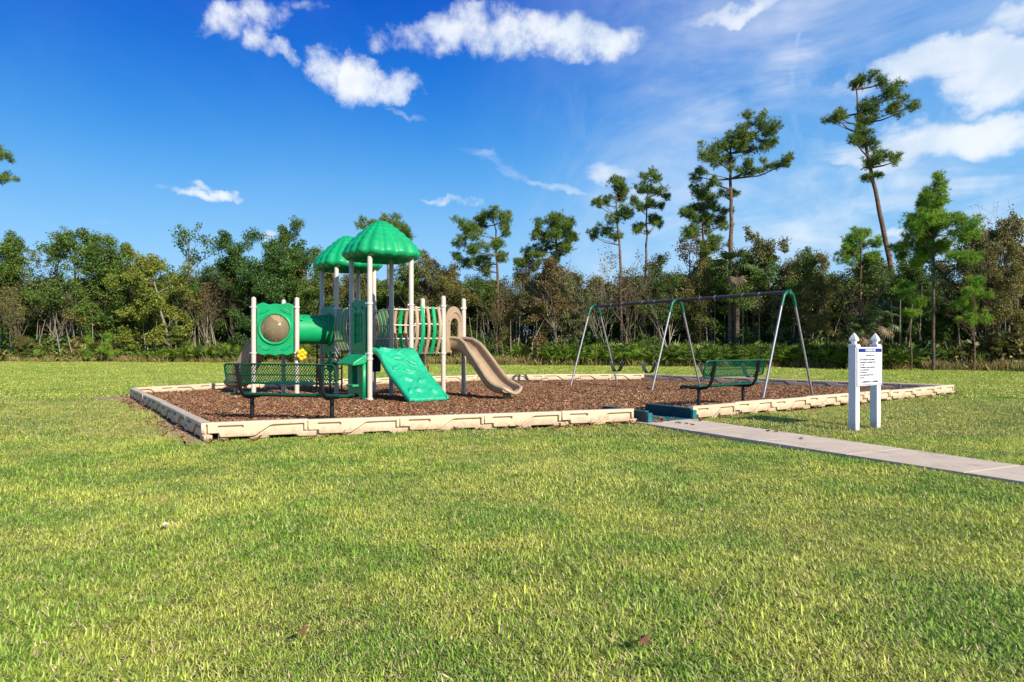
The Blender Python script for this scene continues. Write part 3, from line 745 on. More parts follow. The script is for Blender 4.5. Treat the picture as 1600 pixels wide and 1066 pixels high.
    holes = {(j, i) for (j, i) in ((5,3),(5,18),(8,5),(8,9),(8,14),(8,20),(10,7),(10,12),(10,16),(12,4),(12,10),(12,19),(14,6),(14,14),(5,10),(6,15))}
    rows = [[(-.754+0.03+(.968-0.06)*i/N2, 2.89-Lr*math.cos(2*math.pi*j/N1), tz+Lr*math.sin(2*math.pi*j/N1)) for j in range(N1)] for i in range(N2+1)]
    vs = [p for r_ in rows for p in r_]; fs = []
    big = {(5,3),(5,18),(8,5),(8,14),(10,9)}
    for i in range(N2):
        for j in range(N1):
            if (j, i) in holes: continue
            fs.append((i*N1+j, i*N1+(j+1) % N1, (i+1)*N1+(j+1) % N1, (i+1)*N1+j))
    mb.add(vs, fs); tn = mb.build('crawl_tunnel', MT['green'], root, smooth='all')
    s_ = tn.modifiers.new('thick', 'SOLIDIFY'); s_.thickness = 0.012; s_.offset = -1
    # window panel F3 -> F1, facing outwards
    ow = []
    for i in range(3):
        for j in range(3):
            x0 = 0.235+i*0.125; y0 = 0.27+j*0.205; r_ = 0.02
            ow.append([(x0+r_,y0),(x0+.105-r_,y0),(x0+.105,y0+r_),(x0+.105,y0+.18-r_),(x0+.105-r_,y0+.18),(x0+r_,y0+.18),(x0,y0+.18-r_),(x0,y0+r_)])
    wp, Mw = place(panel_mesh('window_panel', [wavy(w, hh)]+ow, 0.05, 0.01), 'window_panel', 'F3', 'F1', 1.08)
    ins = [(0.03+(w-0.06)*i/30, 1.0+0.035*math.sin(i/30*math.pi*4)) for i in range(31)]
    hole = [(0.20,0.235),(0.62,0.235),(0.62,0.885),(0.20,0.885)]
    me = panel_mesh('frame', [[(0.03,0.06),(w-0.03,0.06)]+list(reversed(ins)), hole], 0.03, 0.01); me.transform(Mw @ Matrix.Translation((0,0,0.036)))
    link('window_frame', me, MT['green'], wp)
    # tan arch panels at the slides
    def arch(p0, p1):
        n = 20; out = [(0.03,0.0),(w-0.03,0.0),(w-0.03,0.72)]+[(w/2+(w/2-0.03)*math.cos(R(x)), 0.72+0.36*math.sin(R(x))) for x in range(9, 172, 9)]+[(0.03,0.72)]
        hole = [(0.21,0.06),(w-0.21,0.06),(w-0.21,0.60)]+[(w/2+(w/2-0.21)*math.cos(R(x)), 0.60+0.20*math.sin(R(x))) for x in range(9, 172, 9)]+[(0.21,0.60)]
        pn, Mq = place(panel_mesh('arch_panel', [out, hole], 0.06, 0.015), 'arch_panel', p0, p1, 1.10, mat='tan')
        mb = MB(); mb.tube([(w/2+(w/2-0.12)*math.cos(R(x)), 0.66+0.29*math.sin(R(x)), 0.035) for x in range(15, 166, 10)], 0.022, 6, Mq)
        mb.build('arch_moulding', MT['tan'], pn)
        return pn, Mq
    arch('G1', 'G2'); arch('P2', 'P1')
    # slides: a bowl section swept down a curved bed, rolled rim round both sides and the exit
    def slide(p0, p1, turn, k_):
        A, B = V2(p0), V2(p1); d = (B-A).normalized(); n_ = Vector((d.y, -d.x, 0)); C_ = (A+B)/2
        prof = [(0.0,1.19),(0.12,1.19),(0.24,1.165),(0.38,1.08),(0.55,0.93),(0.75,0.745),(0.95,0.55),(1.12,0.40),(1.28,0.305),(1.44,0.262),(1.58,0.25),(1.70,0.25)]
        wid = [.235,.235,.235,.237,.240,.246,.254,.265,.280,.295,.295,.25]; wall = [.25,.25,.26,.26,.25,.245,.24,.23,.21,.18,.15,.12]
        # plan: heading turns by «turn» along the way
        plan = []; pos = Vector((0, 0)); ps = 0.0
        def head(s): q = min(1, max(0, (s+0.05)/0.65)); return R(turn)*q*q*(3-2*q)
        for (s_, z_) in prof:
            h = head((ps+s_)/2); pos = pos + Vector((-math.sin(h), math.cos(h)))*(s_-ps)*k_; ps = s_; plan.append((pos.copy(), head(s_)))
        def wp(i, x, out, z):         # across x, ahead by «out», height z at station i
            p, h = plan[i]; c, s_ = math.cos(h), math.sin(h)
            lx, ly = p.x + x*c - out*s_, p.y + x*s_ + out*c
            v = C_ - d*lx + n_*ly if False else C_ + d*lx + n_*ly
            return (v.x, v.y, z)
        rows_i = []; rows_o = []; K = 14
        for i, (s_, z) in enumerate(prof):
            p, q = prof[max(i-1, 0)], prof[min(i+1, len(prof)-1)]; tx = Vector(((q[0]-p[0])*k_, q[1]-p[1])).normalized(); nn = Vector((-tx.y, tx.x))
            ri = []; ro = []
            for k in range(K+1):
                an = (-1+2*k/K)*math.pi/2
                x = wid[i]*math.copysign(abs(math.sin(an))**0.62, an); h = wall[i]*(1-math.cos(an))**1.25
                ri.append(wp(i, x, nn.x*h, z+nn.y*h)); h2 = h-0.028*(math.cos(an))-0.002
                ro.append(wp(i, x*1.07, nn.x*h2, z+nn.y*h2))
            rows_i.append(ri); rows_o.append(ro)
        mb = MB(); mb.grid(rows_i); mb.grid([list(reversed(r_)) for r_ in rows_o])
        bed = mb.build('slide_chute', MT['tan'], root, smooth='all')
        e = len(prof)-1; zr = rows_i[-1][0][2]
        lip = [wp(e, -0.25*math.cos(R(x)), 0.15*math.sin(R(x)), 0.245+(zr-0.245)*abs(math.cos(R(x)))**1.5) for x in range(0, 181, 15)]
        rim = MB(); rim.tube([r_[0] for r_ in rows_i]+lip[1:-1]+[r_[-1] for r_ in reversed(rows_i)], 0.040, 8)
        rim.build('slide_rim', MT['tan'], bed)
        lf = MB(); c0 = Vector(wp(e, 0, 0, 0.25))
        lf.grid([[tuple(c0+(Vector(p)-c0)*fr) for p in lip] for fr in (1.0, 0.6, 0.02)]); lf.build('slide_lip', MT['tan'], bed, smooth='all')
        c1 = wp(e-1, 0, 0, 0.17); ft = MB(); ft.box(c1, (0.13, 0.13, 0.16)); ft.build('slide_foot', MT['tan'], bed, smooth=False)
    slide('G1', 'G2', 27, 1.16); slide('P2', 'P1', 14, 0.84)
    # barrel bridges of curved slats
    def barrel(p0, q0, p1, q1):     # side 0 from p0 to q0, side 1 from p1 to q1
        A0, B0, A1, B1 = V2(p0), V2(q0), V2(p1), V2(q1)
        c = (A0+B0+A1+B1)/4; L_ = (B0-A0).length
        br = empty('barrel_bridge'); br.parent = root
        mb = MB(); k = 0.06
        P = [A0+(B0-A0).normalized()*k, B0-(B0-A0).normalized()*k, B1-(B1-A1).normalized()*k, A1+(A1-B1).normalized()*-k]
        P = [p+(c-p).normalized()*0.10 for p in P]
        vs = [(p.x, p.y, z) for z in (DZ-0.06, DZ) for p in P]; mb.add(vs, [(3,2,1,0),(4,5,6,7),(0,1,5,4),(1,2,6,5),(2,3,7,6),(3,0,4,7)])
        mb.build('bridge_deck', MT['deck'], br, smooth=False)
        for (A, B) in ((A0, B0), (A1, B1)):
            d = (B-A).normalized(); inn = (c-(A+B)/2); inn.z = 0; inn = (inn - d*inn.dot(d)).normalized(); Ls = (B-A).length
            n = max(5, round((Ls-0.1)/0.152)); n += (n+1) % 2
            def off(t): return -0.13*math.sin(math.pi*min(1, max(0, t*0.9+0.06)))+0.10*(1-t)**2.2
            for i in range(n):
                s = (i+0.5)/n*(Ls-0.10)+0.05; m_ = MB(); rows = []
                for q in range(13):
                    t = q/12; z = 1.07+1.07*t; o_ = off(t); hw = 0.044 if i % 2 else 0.038; row = []
                    for (e, th) in ((-hw,0),(-hw*.6,-0.016),(hw*.6,-0.016),(hw,0),(hw*.6,0.016),(-hw*.6,0.016)):
                        p = A+d*(s+e)+inn*(o_+th+0.03); row.append((p.x, p.y, z))
                    rows.append(row)
                m_.grid(rows, None, wrap=True); m_.add(rows[-1], [(0,1,2,3,4,5)]); m_.add(rows[0], [(5,4,3,2,1,0)])
                m_.build('slat', MT['tan' if i % 2 == 0 else 'green'], br)
            for t in (0.03, 0.33, 0.63, 0.97):
                m_ = MB(); p, q = A+d*0.05+inn*(off(t)+0.055), A+d*(Ls-0.05)+inn*(off(t)+0.055); z = 1.07+1.07*t
                m_.tube([(p.x, p.y, z), (q.x, q.y, z)], 0.016, 8); m_.build('rail', MT['clamp'], br)
    barrel('F2', 'G1', 'F4', 'G3'); barrel('F3', 'R1', 'F4', 'R2')
    # leaf climbing ramp off F1-F2
    nx, ny = 54, 84; Wd = 0.90; rng = random.Random(4)
    leaves_ = [(0.25,0.16,0.15,0.07,20),(0.62,0.20,0.12,0.06,-30),(0.42,0.34,0.16,0.07,5),(0.72,0.42,0.12,0.06,40),(0.26,0.50,0.14,0.06,-20),(0.56,0.56,0.16,0.07,15),(0.30,0.70,0.13,0.06,30),(0.68,0.74,0.14,0.06,-15),(0.45,0.87,0.15,0.05,0),(0.18,0.88,0.09,0.05,-30),(0.76,0.90,0.09,0.05,20)]
    def prof(s):
        key = [(0,1.185,0),(0.10,1.19,0.10),(0.22,1.13,0.22),(0.42,0.88,0.38),(0.60,0.66,0.58),(0.78,0.48,0.84),(0.90,0.30,1.06),(1.0,0.165,1.27)]
        for (s0,z0,y0),(s1,z1,y1) in zip(key, key[1:]):
            if s <= s1:
                t = (s-s0)/(s1-s0); t = t; return (y0+(y1-y0)*t, z0+(z1-z0)*t)
        return (1.27, 0.165)
    def sm(s): 
        pts = [prof(min(1, max(0, s+o))) for o in (-0.06,-0.03,0,0.03,0.06)]; return (sum(p[0] for p in pts)/5, sum(p[1] for p in pts)/5)
    rows = []
    for j in range(ny+1):
        s = j/ny; y_, z_ = sm(s); y2, z2 = sm(min(1, s+0.02)); y1, z1 = sm(max(0, s-0.02)); tv = Vector((y2-y1, z2-z1)).normalized(); nv = Vector((-tv.y, tv.x))
        row = []
        for i in range(nx+1):
            x = i/nx; h = 0.0
            for (lx, ly, la, lb, lr) in leaves_:
                dx, dy = (x-lx)*Wd, (s-ly)*1.6; c_, s__ = math.cos(R(lr)), math.sin(R(lr)); u_, v_ = (dx*c_+dy*s__)/la, (-dx*s__+dy*c_)/lb
                lim = 1-abs(u_)**1.6
                if lim > 0 and abs(v_) < lim**0.8:
                    e = 1-(abs(v_)/max(lim**0.8, 1e-3))**4
                    hh_ = (0.042+0.016*(1-abs(v_)))*e - (0.012 if abs(v_) < 0.08 else 0) - 0.006*abs(math.sin((u_*1.0+abs(v_)*0.6)*9))*e
                    h = max(h, hh_)
            h += 0.006*math.sin(x*31+s*9)*math.sin(s*43+x*5)
            ed = min(x, 1-x)
            if ed < 0.05: h = 0.03*math.sin(ed/0.05*math.pi*0.9)+0.0
            row.append((0.04+x*Wd+0.27*s, -(y_+nv.x*h)+0.02, z_+nv.y*h))
        yb, zb = row[0][1], row[0][2]
        row = [(row[0][0], yb, zb-0.09)]+row+[(row[-1][0], row[-1][1], row[-1][2]-0.09)]
        rows.append(row)
    rows.append([(p[0], p[1]-0.02, p[2]-0.06) for p in rows[-1]])
    mb = MB(); mb.grid(rows); cr = mb.build('climbing_ramp', MT['climber'], root, smooth='all')
    s_ = cr.modifiers.new('thick', 'SOLIDIFY'); s_.thickness = 0.012; s_.offset = -1
    for x in (0.07, 0.90):
        mb = MB(); mb.tube([(x+.27, -1.22, 0.22), (x+.27, -1.23, g)], 0.018, 8); mb.build('ramp_leg', MT['brownbar'], cr)
    # play counter under the window panel
    ct = empty('play_counter'); ct.parent = root
    n = 12; hol = [(0.27,0.30),(0.60,0.30),(0.60,0.62)]+[(0.435+0.165*math.cos(R(x)), 0.62+0.19*math.sin(R(x))) for x in range(12, 169, 12)]+[(0.27,0.62)]
    me = panel_mesh('counter_panel', [[(0.03,0.0),(0.20,0.0),(0.24,0.10),(0.62,0.10),(0.66,0.0),(w+.02,0.0),(w+.02,0.86),(0.03,0.86)], hol], 0.13, 0.02)
    A, B = V2('F3'), V2('F1'); d = (B-A).normalized(); me.transform(plane_matrix((A.x+d.x*0.05-0.06, A.y+d.y*0.05, MZ), d)); me.materials.append(MT['green'])
    link('counter_panel', me, None, ct)
    mb = MB(); y0, y1 = 0.02, 0.90
    tp = [(-0.02,1.06),(-0.06,1.075),(-0.34,0.90),(-0.36,0.86),(-0.34,0.835),(-0.10,0.87),(-0.02,0.93)]
    mb.add([(x-0.02, y, z) for y in (y0, y1) for (x, z) in tp], [tuple(range(7)), tuple(range(13, 6, -1))]+[(i, 7+i, 7+(i+1) % 7, (i+1) % 7) for i in range(7)])
    o = mb.build('counter_top', MT['green'], ct, smooth=False); b_ = o.modifiers.new('bevel', 'BEVEL'); b_.width = 0.015; b_.segments = 2
    mb = MB(); mb.box((-0.17, 0.46, 0.40), (0.20, 0.36, 0.05)); o = mb.build('counter_shelf', MT['green'], ct, smooth=False); b_ = o.modifiers.new('bevel', 'BEVEL'); b_.width = 0.015; b_.segments = 2
    # arched loop climber behind the far tower
    lc = empty('loop_climber'); lc.parent = root
    for x in (0.36, 1.05):
        mb = MB(); pts = [(x, 3.42, 1.1), (x, 3.45, 2.1)]+[(x, 3.45+0.34-0.34*math.cos(R(q)), 2.1+0.34*math.sin(R(q))) for q in range(30, 181, 30)]+[(x, 4.13, 1.2), (x, 4.15, g)]
        mb.tube(pts, 0.022, 8); mb.build('loop_rail', MT['brownbar'], lc)
    for k in range(6):
        mb = MB(); z = 0.35+k*0.3; mb.tube([(0.36, 4.14, z), (1.05, 4.14, z)], 0.018, 8); mb.build('rung', MT['brownbar'], lc)
    # guard rail between far tower and front tower side openings
    gr = empty('guard_rail'); gr.parent = root
    mb = MB(); mb.tube([(1.16, 2.5, 2.1), (1.16, 3.3, 2.1)], 0.018, 8); mb.tube([(1.16, 2.5, 1.3), (1.16, 3.3, 1.3)], 0.018, 8)
    for k in range(6): mb.tube([(1.16, 2.55+k*0.14, 1.3), (1.16, 2.55+k*0.14, 2.1)], 0.012, 6)
    mb.build('guard_bars', MT['brownbar'], gr)
    # talk flower, talk cone with drum table, navy box, grab loop
    fl = empty('talk_flower'); fl.parent = root
    fp = V2('P3'); dirv = Vector((math.cos(R(-36-62)), math.sin(R(-36-62)), 0))       # faces the lawn
    Mf = plane_matrix((fp.x+0.07, fp.y-0.13, 1.05), Vector((-dirv.y, dirv.x, 0)))
    for k in range(6):
        mb = MB(); cx, cy = 0.075*math.cos(R(60*k+20)), 0.095*math.sin(R(60*k+20))
        mb.lathe([(0.001,0.06),(0.03,0.055),(0.05,0.035),(0.056,0.0),(0.045,-0.02),(0.001,-0.03)], 14, Mf @ Matrix.Translation((cx, cy, 0))); mb.build('petal', MT['yellow'], fl)
    mb = MB(); mb.lathe([(0.001,0.085),(0.03,0.08),(0.045,0.055),(0.05,0.0),(0.001,-0.01)], 14, Mf); mb.build('flower_centre', MT['yellow'], fl)
    tc_ = empty('talk_cone'); tc_.parent = root
    mb = MB(); mb.lathe([(0.03,1.12),(0.035,1.0),(0.055,0.92),(0.09,0.87),(0.095,0.85),(0.03,0.85)], 16, Matrix.Translation((0.06, 2.42, 0))); mb.build('cone', MT['green'], tc_)
    mb = MB(); mb.lathe([(0.02,0.60),(0.05,0.66),(0.09,0.78),(0.19,0.815),(0.19,0.845),(0.001,0.845)], 20, Matrix.Translation((0.06, 2.42, 0))); mb.tube([(0.06,2.42,0.6),(0.06,2.42,g)], 0.03, 8); mb.build('drum_table', MT['black'], tc_)
    mb = MB(); mb.box((0.45, 0.80, 0.88), (0.34, 0.06, 0.42)); o = mb.build('activity_box', MT['navy'], root, smooth=False); b_ = o.modifiers.new('bevel', 'BEVEL'); b_.width = 0.02; b_.segments = 2
    mb = MB(); mb.tube([(1.5,0.55,1.1),(1.5,0.55,0.88),(1.53,0.52,0.84),(1.62,0.46,0.84),(1.65,0.44,0.80),(1.65,0.44,0.62),(1.62,0.46,0.58),(1.53,0.52,0.58),(1.5,0.55,0.62),(1.5,0.55,0.88)], 0.018, 8); mb.build('grab_loop', MT['brownbar'], root)
play_structure()

# ------------------------------------------------------------------ benches
def bench():
    root = empty('park_bench')
    Lb = 1.83
    def lattice(mb, prof, x0, x1, pitch=0.044, w=0.0044):
        # prof: list of (y,z); lattice of diagonal straps following it
        cum = [0]
        for p, q in zip(prof, prof[1:]): cum.append(cum[-1]+math.dist(p, q))
        tot = cum[-1]; rows = max(2, int(round(tot/(pitch*0.62)))); cols = int((x1-x0)/pitch)
        def at(s):
            s = min(max(s, 0), tot)
            for i in range(len(prof)-1):
                if s <= cum[i+1]+1e-9:
                    t = (s-cum[i])/(cum[i+1]-cum[i]); return (prof[i][0]+(prof[i+1][0]-prof[i][0])*t, prof[i][1]+(prof[i+1][1]-prof[i][1])*t)
            return prof[-1]
        px = (x1-x0)/cols
        for r_ in range(rows):
            s0, s1 = tot*r_/rows, tot*(r_+1)/rows; a_, b_ = at(s0), at(s1)
            for c in range(cols):
                for (xa, xb) in (((c, c+.5), (c+1, c+.5)) if r_ % 2 == 0 else ((c+.5, c), (c+.5, c+1))):
                    X0, X1 = x0+xa*px, x0+xb*px
                    ww = w*1.6
                    n_ = Vector((0, -(b_[1]-a_[1]), b_[0]-a_[0])).normalized()*0.003
                    vs = [(X0-ww, a_[0], a_[1]), (X0+ww, a_[0], a_[1]), (X1+ww, b_[0], b_[1]), (X1-ww, b_[0], b_[1])]
                    vs2 = [(x+0, y+n_.y, z+n_.z) for x, y, z in vs]
                    mb.add(vs+vs2, [(0,1,2,3),(7,6,5,4),(0,4,5,1),(2,6,7,3),(1,5,6,2),(3,7,4,0)])
    def rimmed(name, prof, x0, x1, r=0.014):
        mb = MB(); lattice(mb, prof, x0+0.01, x1-0.01); o = mb.build(name, MT['benchgreen'], root, smooth=False)
        f = MB(); c = 0.04
        a = [(x0, *p) for p in prof]; b = [(x1, *p) for p in prof]
        loop = [(x0+c, *prof[0])]+a[1:-1] if len(prof) > 2 else [(x0+c, *prof[0])]
        pts = [(x0+c, *prof[0]), (x0+c*.3, prof[0][0]*.75+prof[1][0]*.25, prof[0][1]*.75+prof[1][1]*.25)]+a[1:-1]+[(x0+c*.3, prof[-1][0], prof[-1][1]), (x0+c, *prof[-1])]
        pts2 = [(x1-(p[0]-x0), p[1], p[2]) for p in reversed(pts)]
        f.tube(pts+pts2+[pts[0]], r, 8); f.build('rim', MT['benchgreen'], o)
        return o
    back = [(-0.345,0.905),(-0.325,0.84),(-0.30,0.74),(-0.285,0.66),(-0.268,0.625)]
    seat = [(-0.20,0.455),(-0.17,0.445),(0.0,0.435),(0.16,0.447),(0.215,0.435),(0.235,0.40)]
    rimmed('backrest', back, -Lb/2, Lb/2, 0.016); rimmed('seat', seat, -Lb/2, Lb/2, 0.018)
    for x in (-0.30, 0.30):
        m = MB(); m.tube([(x, p, z-0.012) for p, z in seat], 0.010, 6); m.build('seat_brace', MT['benchgreen'], root)
    m = MB(); m.tube([(-Lb/2+.02, -0.305, 0.75), (Lb/2-.02, -0.305, 0.75)], 0.008, 6); m.build('back_brace', MT['benchgreen'], root)
    for x in (-0.68, 0.68):
        m = MB(); pts = [(x,-0.365,0.90),(x,-0.345,0.80),(x,-0.315,0.66),(x,-0.285,0.55),(x,-0.235,0.46),(x,-0.16,0.415),(x,-0.06,0.40),(x,0.10,0.402),(x,0.20,0.405)]
        m.tube(pts, 0.030, 8); f = m.build('arm_frame', MT['black'], root)
        m = MB(); m.tube([(x,0.0,0.41),(x,0.0,-0.06)], 0.032, 12); m.build('leg', MT['black'], root)
    return root
b1 = bench(); b1.location = (-3.32, 10.27, MZ-0.03); b1.rotation_euler = (0, 0, R(-15))
tag(b1, 'green metal mesh bench with black frame in front of the playground climber', 'bench', 'mesh benches in the mulch bed')
b2 = copy_tree(b1); b2.location = (3.96, 12.90, MZ-0.03); b2.rotation_euler = (0, 0, R(37))
tag(b2, 'green metal mesh bench with black frame beside the swing set, right of the teal ramp', 'bench', 'mesh benches in the mulch bed')

# ------------------------------------------------------------------ swings
def swings():
    A = Vector((2.60, 21.5, 0)); B = Vector((6.40, 15.8, 0)); d = (B-A); L_ = d.length; ang = math.atan2(d.y, d.x)
    root = tag(empty('swing_frame', (A.x, A.y, 0), ang), 'three legged arch swing frame of grey pipe with green corner arches', 'swing frame')
    zt = 2.50; g = -0.04
    m = MB(); m.tube([(-0.05,0,zt),(L_+0.05,0,zt)], 0.044, 14); tb = m.build('top_beam', MT['beam'], root)
    for x in (0, L_/2, L_):
        arc = [(x, 0.02*s_, z_) for s_, z_ in ()]
        ys = [(math.sin(R(q))*0.20, zt-0.17+0.17*math.cos(R(q))) for q in range(-78, 79, 13)]
        p = [(x, -0.262, 2.18)]+[(x, y, z) for y, z in ys]+[(x, 0.262, 2.18)]
        m = MB(); m.tube(p, 0.040, 12); ar = m.build('corner_arch', MT['swinggreen'], root)
        m = MB(); m.lathe([(0.055,-0.06),(0.058,-0.05),(0.058,0.05),(0.055,0.06)], 14, Matrix.Translation((x,0,zt)) @ Matrix.Rotation(R(90), 4, 'Y')); m.build('arch_collar', MT['swinggreen'], ar)
        for s in (-1, 1):
            m = MB(); m.tube([(x, s*0.256, 2.20), (x, s*0.98, g)], 0.028, 12); m.build('leg', MT['galv'], root)
    cents = [L_*t for t in (0.15, 0.345, 0.655, 0.85)]
    for c in cents:
        for e in (-0.24, 0.24):
            m = MB(); m.lathe([(0.052,-0.02),(0.052,0.02)], 12, Matrix.Translation((c+e,0,zt)) @ Matrix.Rotation(R(90), 4, 'Y')); m.tube([(c+e,0,zt-0.04),(c+e,0,zt-0.10)], 0.014, 6); m.build('swing_hanger', MT['galv'], tb)
    labs = ['black belt swing nearest the far left end of the swing frame', 'black belt swing just left of the middle legs of the swing frame',
            'black belt swing just right of the middle legs, behind the left end of the bench', 'black belt swing nearest the right end of the swing frame, behind the bench back']
    sw = None
    for i, c in enumerate(cents):
        p = A+d.normalized()*c
        if sw is None:
            sw = empty('belt_swing', (p.x, p.y, 0), ang)
            m = MB(); n = 16; rows = []
            for k in range(n+1):
                q = -1+2*k/n; x = 0.225*math.copysign(abs(q)**0.8, q); z = 0.50+0.24*abs(q)**2.6
                rows.append([(x, -0.07, z), (x, 0.07, z), (x, 0.07, z-0.016), (x, -0.07, z-0.016)])
            m.grid(rows, None, wrap=True); m.build('belt_seat', MT['rubber'], sw, smooth=False)
            for e in (-1, 1):
                m = MB(); m.tube([(e*0.225,-0.07,0.74),(e*0.228,0,0.83),(e*0.225,0.07,0.74)], 0.007, 6); m.build('seat_bracket', MT['galv'], sw)
                m = MB(); z = 0.83; k = 0
                while z < zt-0.10:
                    a_ = (k % 2)*90; w_ = 0.010; h_ = 0.026; z1 = min(z+0.036, zt-0.10); x0 = e*(0.228+0.012*(z-0.83)/1.6)
                    cx, sx = math.cos(R(a_))*w_, math.sin(R(a_))*w_
                    m.tube([(x0-cx,-sx,z),(x0-cx,-sx,z1),(x0+cx,sx,z1),(x0+cx,sx,z),(x0-cx,-sx,z)], 0.0024, 3, caps=False); z += 0.032; k += 1
                m.build('chain', MT['beam'], sw, smooth=False)
            o = sw
        else:
            o = copy_tree(sw); o.location = (p.x, p.y, 0)
        tag(o, labs[i], 'swing', 'belt swings on the arch frame')
swings()

# ------------------------------------------------------------------ rules sign
def sign():
    P1, P2 = Vector((5.12, 10.22, 0)), Vector((5.64, 10.60, 0)); d = P2-P1; L_ = d.length; ang = math.atan2(d.y, d.x)
    root = tag(empty('rules_sign', (P1.x, P1.y, 0), ang), 'white playground rules board with blue heading on two white posts with pointed caps', 'sign')
    for x in (0, L_):
        m = MB(); m.box((x, 0, 0.61), (0.114, 0.114, 1.26)); o = m.build('post', MT['white'], root, smooth=False)
        b = o.modifiers.new('bevel', 'BEVEL'); b.width = 0.006; b.segments = 2
        m = MB(); m.box((x,0,1.252), (0.130,0.130,0.024)); m.box((x,0,1.272), (0.112,0.112,0.018))
        q = m.build('cap_base', MT['white'], o, smooth=False)
        m = MB(); pr = [(0.040,1.28),(0.040,1.312),(0.052,1.322),(0.072,1.332),(0.074,1.346),(0.064,1.370),(0.046,1.398),(0.024,1.428),(0.002,1.452)]
        m.lathe(pr, 4, Matrix.Translation((x,0,0)) @ Matrix.Rotation(R(45), 4, 'Z')); m.build('finial', MT['white'], o, smooth=False)
    yf = -0.057-0.012
    x0, x1, z0, z1 = -0.045, L_+0.05, 0.655, 1.235
    m = MB(); m.box(((x0+x1)/2, yf, (z0+z1)/2), (x1-x0, 0.02, z1-z0)); bd = m.build('board', MT['signwhite'], root, smooth=False)
    b = bd.modifiers.new('bevel', 'BEVEL'); b.width = 0.004; b.segments = 2
    fy = yf-0.010
    m = MB(); m.box(((x0+x1)/2, fy-0.002, 1.187), (x1-x0-0.04, 0.004, 0.055)); hb = m.build('heading_band', MT['signblue'], bd, smooth=False)
    m = MB(); m.box(((x0+x1)/2, fy-0.001, 0.672), (x1-x0-0.03, 0.003, 0.008)); m.build('border_line', MT['signblack'], bd, smooth=False)
    def text(s, x, z, size, mat, align='LEFT', parent=bd, yoff=0.0015, sx=1.0):
        cu = bpy.data.curves.new('lettering', 'FONT'); cu.body = s; cu.size = size; cu.align_x = align; cu.extrude = 0.0006; cu.offset = size*0.034
        ob = bpy.data.objects.new('lettering', cu); COL.objects.link(ob); dg = bpy.context.evaluated_depsgraph_get()
        me = bpy.data.meshes.new_from_object(ob.evaluated_get(dg)); bpy.data.objects.remove(ob); bpy.data.curves.remove(cu)
        me.transform(Matrix.Translation((x, fy-yoff, z)) @ Matrix.Rotation(R(90), 4, 'X') @ Matrix.Diagonal((sx, 1, 1, 1))); me.materials.clear()
        link('lettering', me, mat, parent)
    xc = (x0+x1)/2
    text('PLAYGROUND RULES', xc, 1.172, 0.043, MT['signwhite'], 'CENTER', hb, 0.006, 0.72)
    text('HOURS: DAWN TO DUSK', xc, 1.100, 0.030, MT['signblack'], 'CENTER', sx=0.75)
    for i, s in enumerate(['USE OF PLAYGROUND AT YOUR OWN RISK', 'CHILDREN MUST BE ACCOMPANIED BY ADULT', 'AT ALL TIMES', 'NO EQUIPMENT TO BE USED IN WRONG TYPE', 'OF PLAY, AREAS OR FIELDS', 'NO GLASS BOTTLES', 'NO PETS, BIKES OR FOOD IN THE AREA', 'OR BALL USE']):
        text(s, x0+0.065, 1.035-i*0.0385, 0.031, MT['signblack'], sx=0.72)
    text('FOR RESIDENTS ONLY   NO TRESPASSING', xc, 0.700, 0.036, MT['signblack'], 'CENTER', sx=0.72)
sign()

# ------------------------------------------------------------------ small things on the ground
def litter():
    m = MB(); m.add([(-0.02,-0.012,0.025),(0.02,-0.016,0.034),(0.022,0.012,0.028),(-0.012,0.02,0.042),(0,0,0.036)], [(0,1,4),(1,2,4),(2,3,4),(3,0,4)])
    p = W(258, 826, 1.25*F/(826-HOR)); tag(m.build('paper_scrap', MT['paper'], smooth=False, loc=(p[0], p[1], 0.0)), 'small crumpled white paper scrap lying on the grass', 'litter')
    def leaf(loc, s, rz, label):
        m = MB(); n = 10; pts = [(0,0,0.01)]
        for k in range(n):
            a_ = 2*math.pi*k/n; r_ = s*(1.0 if k % 2 == 0 else 0.45); pts.append((r_*math.cos(a_), r_*0.7*math.sin(a_), 0.012*math.sin(a_*2+1)))
        m.add(pts, [(0, 1+k, 1+(k+1) % n) for k in range(n)])
        o = m.build('dead_leaf', MT['deadleaf'], smooth=False, loc=loc); o.rotation_euler = (0.2, -0.15, rz); tag(o, label, 'leaf', 'fallen leaves')
    for px, py, s, lb in ((1005,1013,0.045,'curled brown leaf on the grass near the bottom edge, right of the middle'), (472,998,0.032,'small reddish leaf on the grass near the bottom edge, left of the middle')):
        d_ = 1.25*F/(py-HOR); p = W(px, py, d_); leaf((p[0], p[1], 0.035), s, 0.5, lb)
    LL = ['dark leaf on the path, leftmost of the row just before the teal ramp', 'dark leaf on the path, second of the row before the teal ramp', 'wide dark leaf on the path, third of the row before the teal ramp', 'dark leaf on the path, lowest of the row before the teal ramp', 'dark leaf closest to the teal ramp floor',
          'dark leaf on the path edge halfway between ramp and rules board', 'dark leaf on the path edge, right one of a pair left of the rules board', 'lone dark leaf in the middle of the path below the rules board']
    for i, (px, py) in enumerate(((1058,662.5),(1063,663.2),(1073,664),(1082,666),(1044,659.5),(1200,676),(1213,677),(1252,688))):
        d_ = 1.25*F/(py-HOR); p = W(px, py, d_); leaf((p[0], p[1], 0.026), 0.045, i, LL[i])
    m = MB(); m.lathe([(0.001,-0.05),(0.045,-0.03),(0.055,0.0),(0.045,0.03),(0.001,0.05)], 12); p = W(733, 616, 16.0)
    tag(m.build('toy_ball', MT['pink'], loc=(p[0], p[1], float(mz(p[1]))+0.055)), 'small pink toy ball on the mulch left of the tan slide exit', 'ball')
litter()


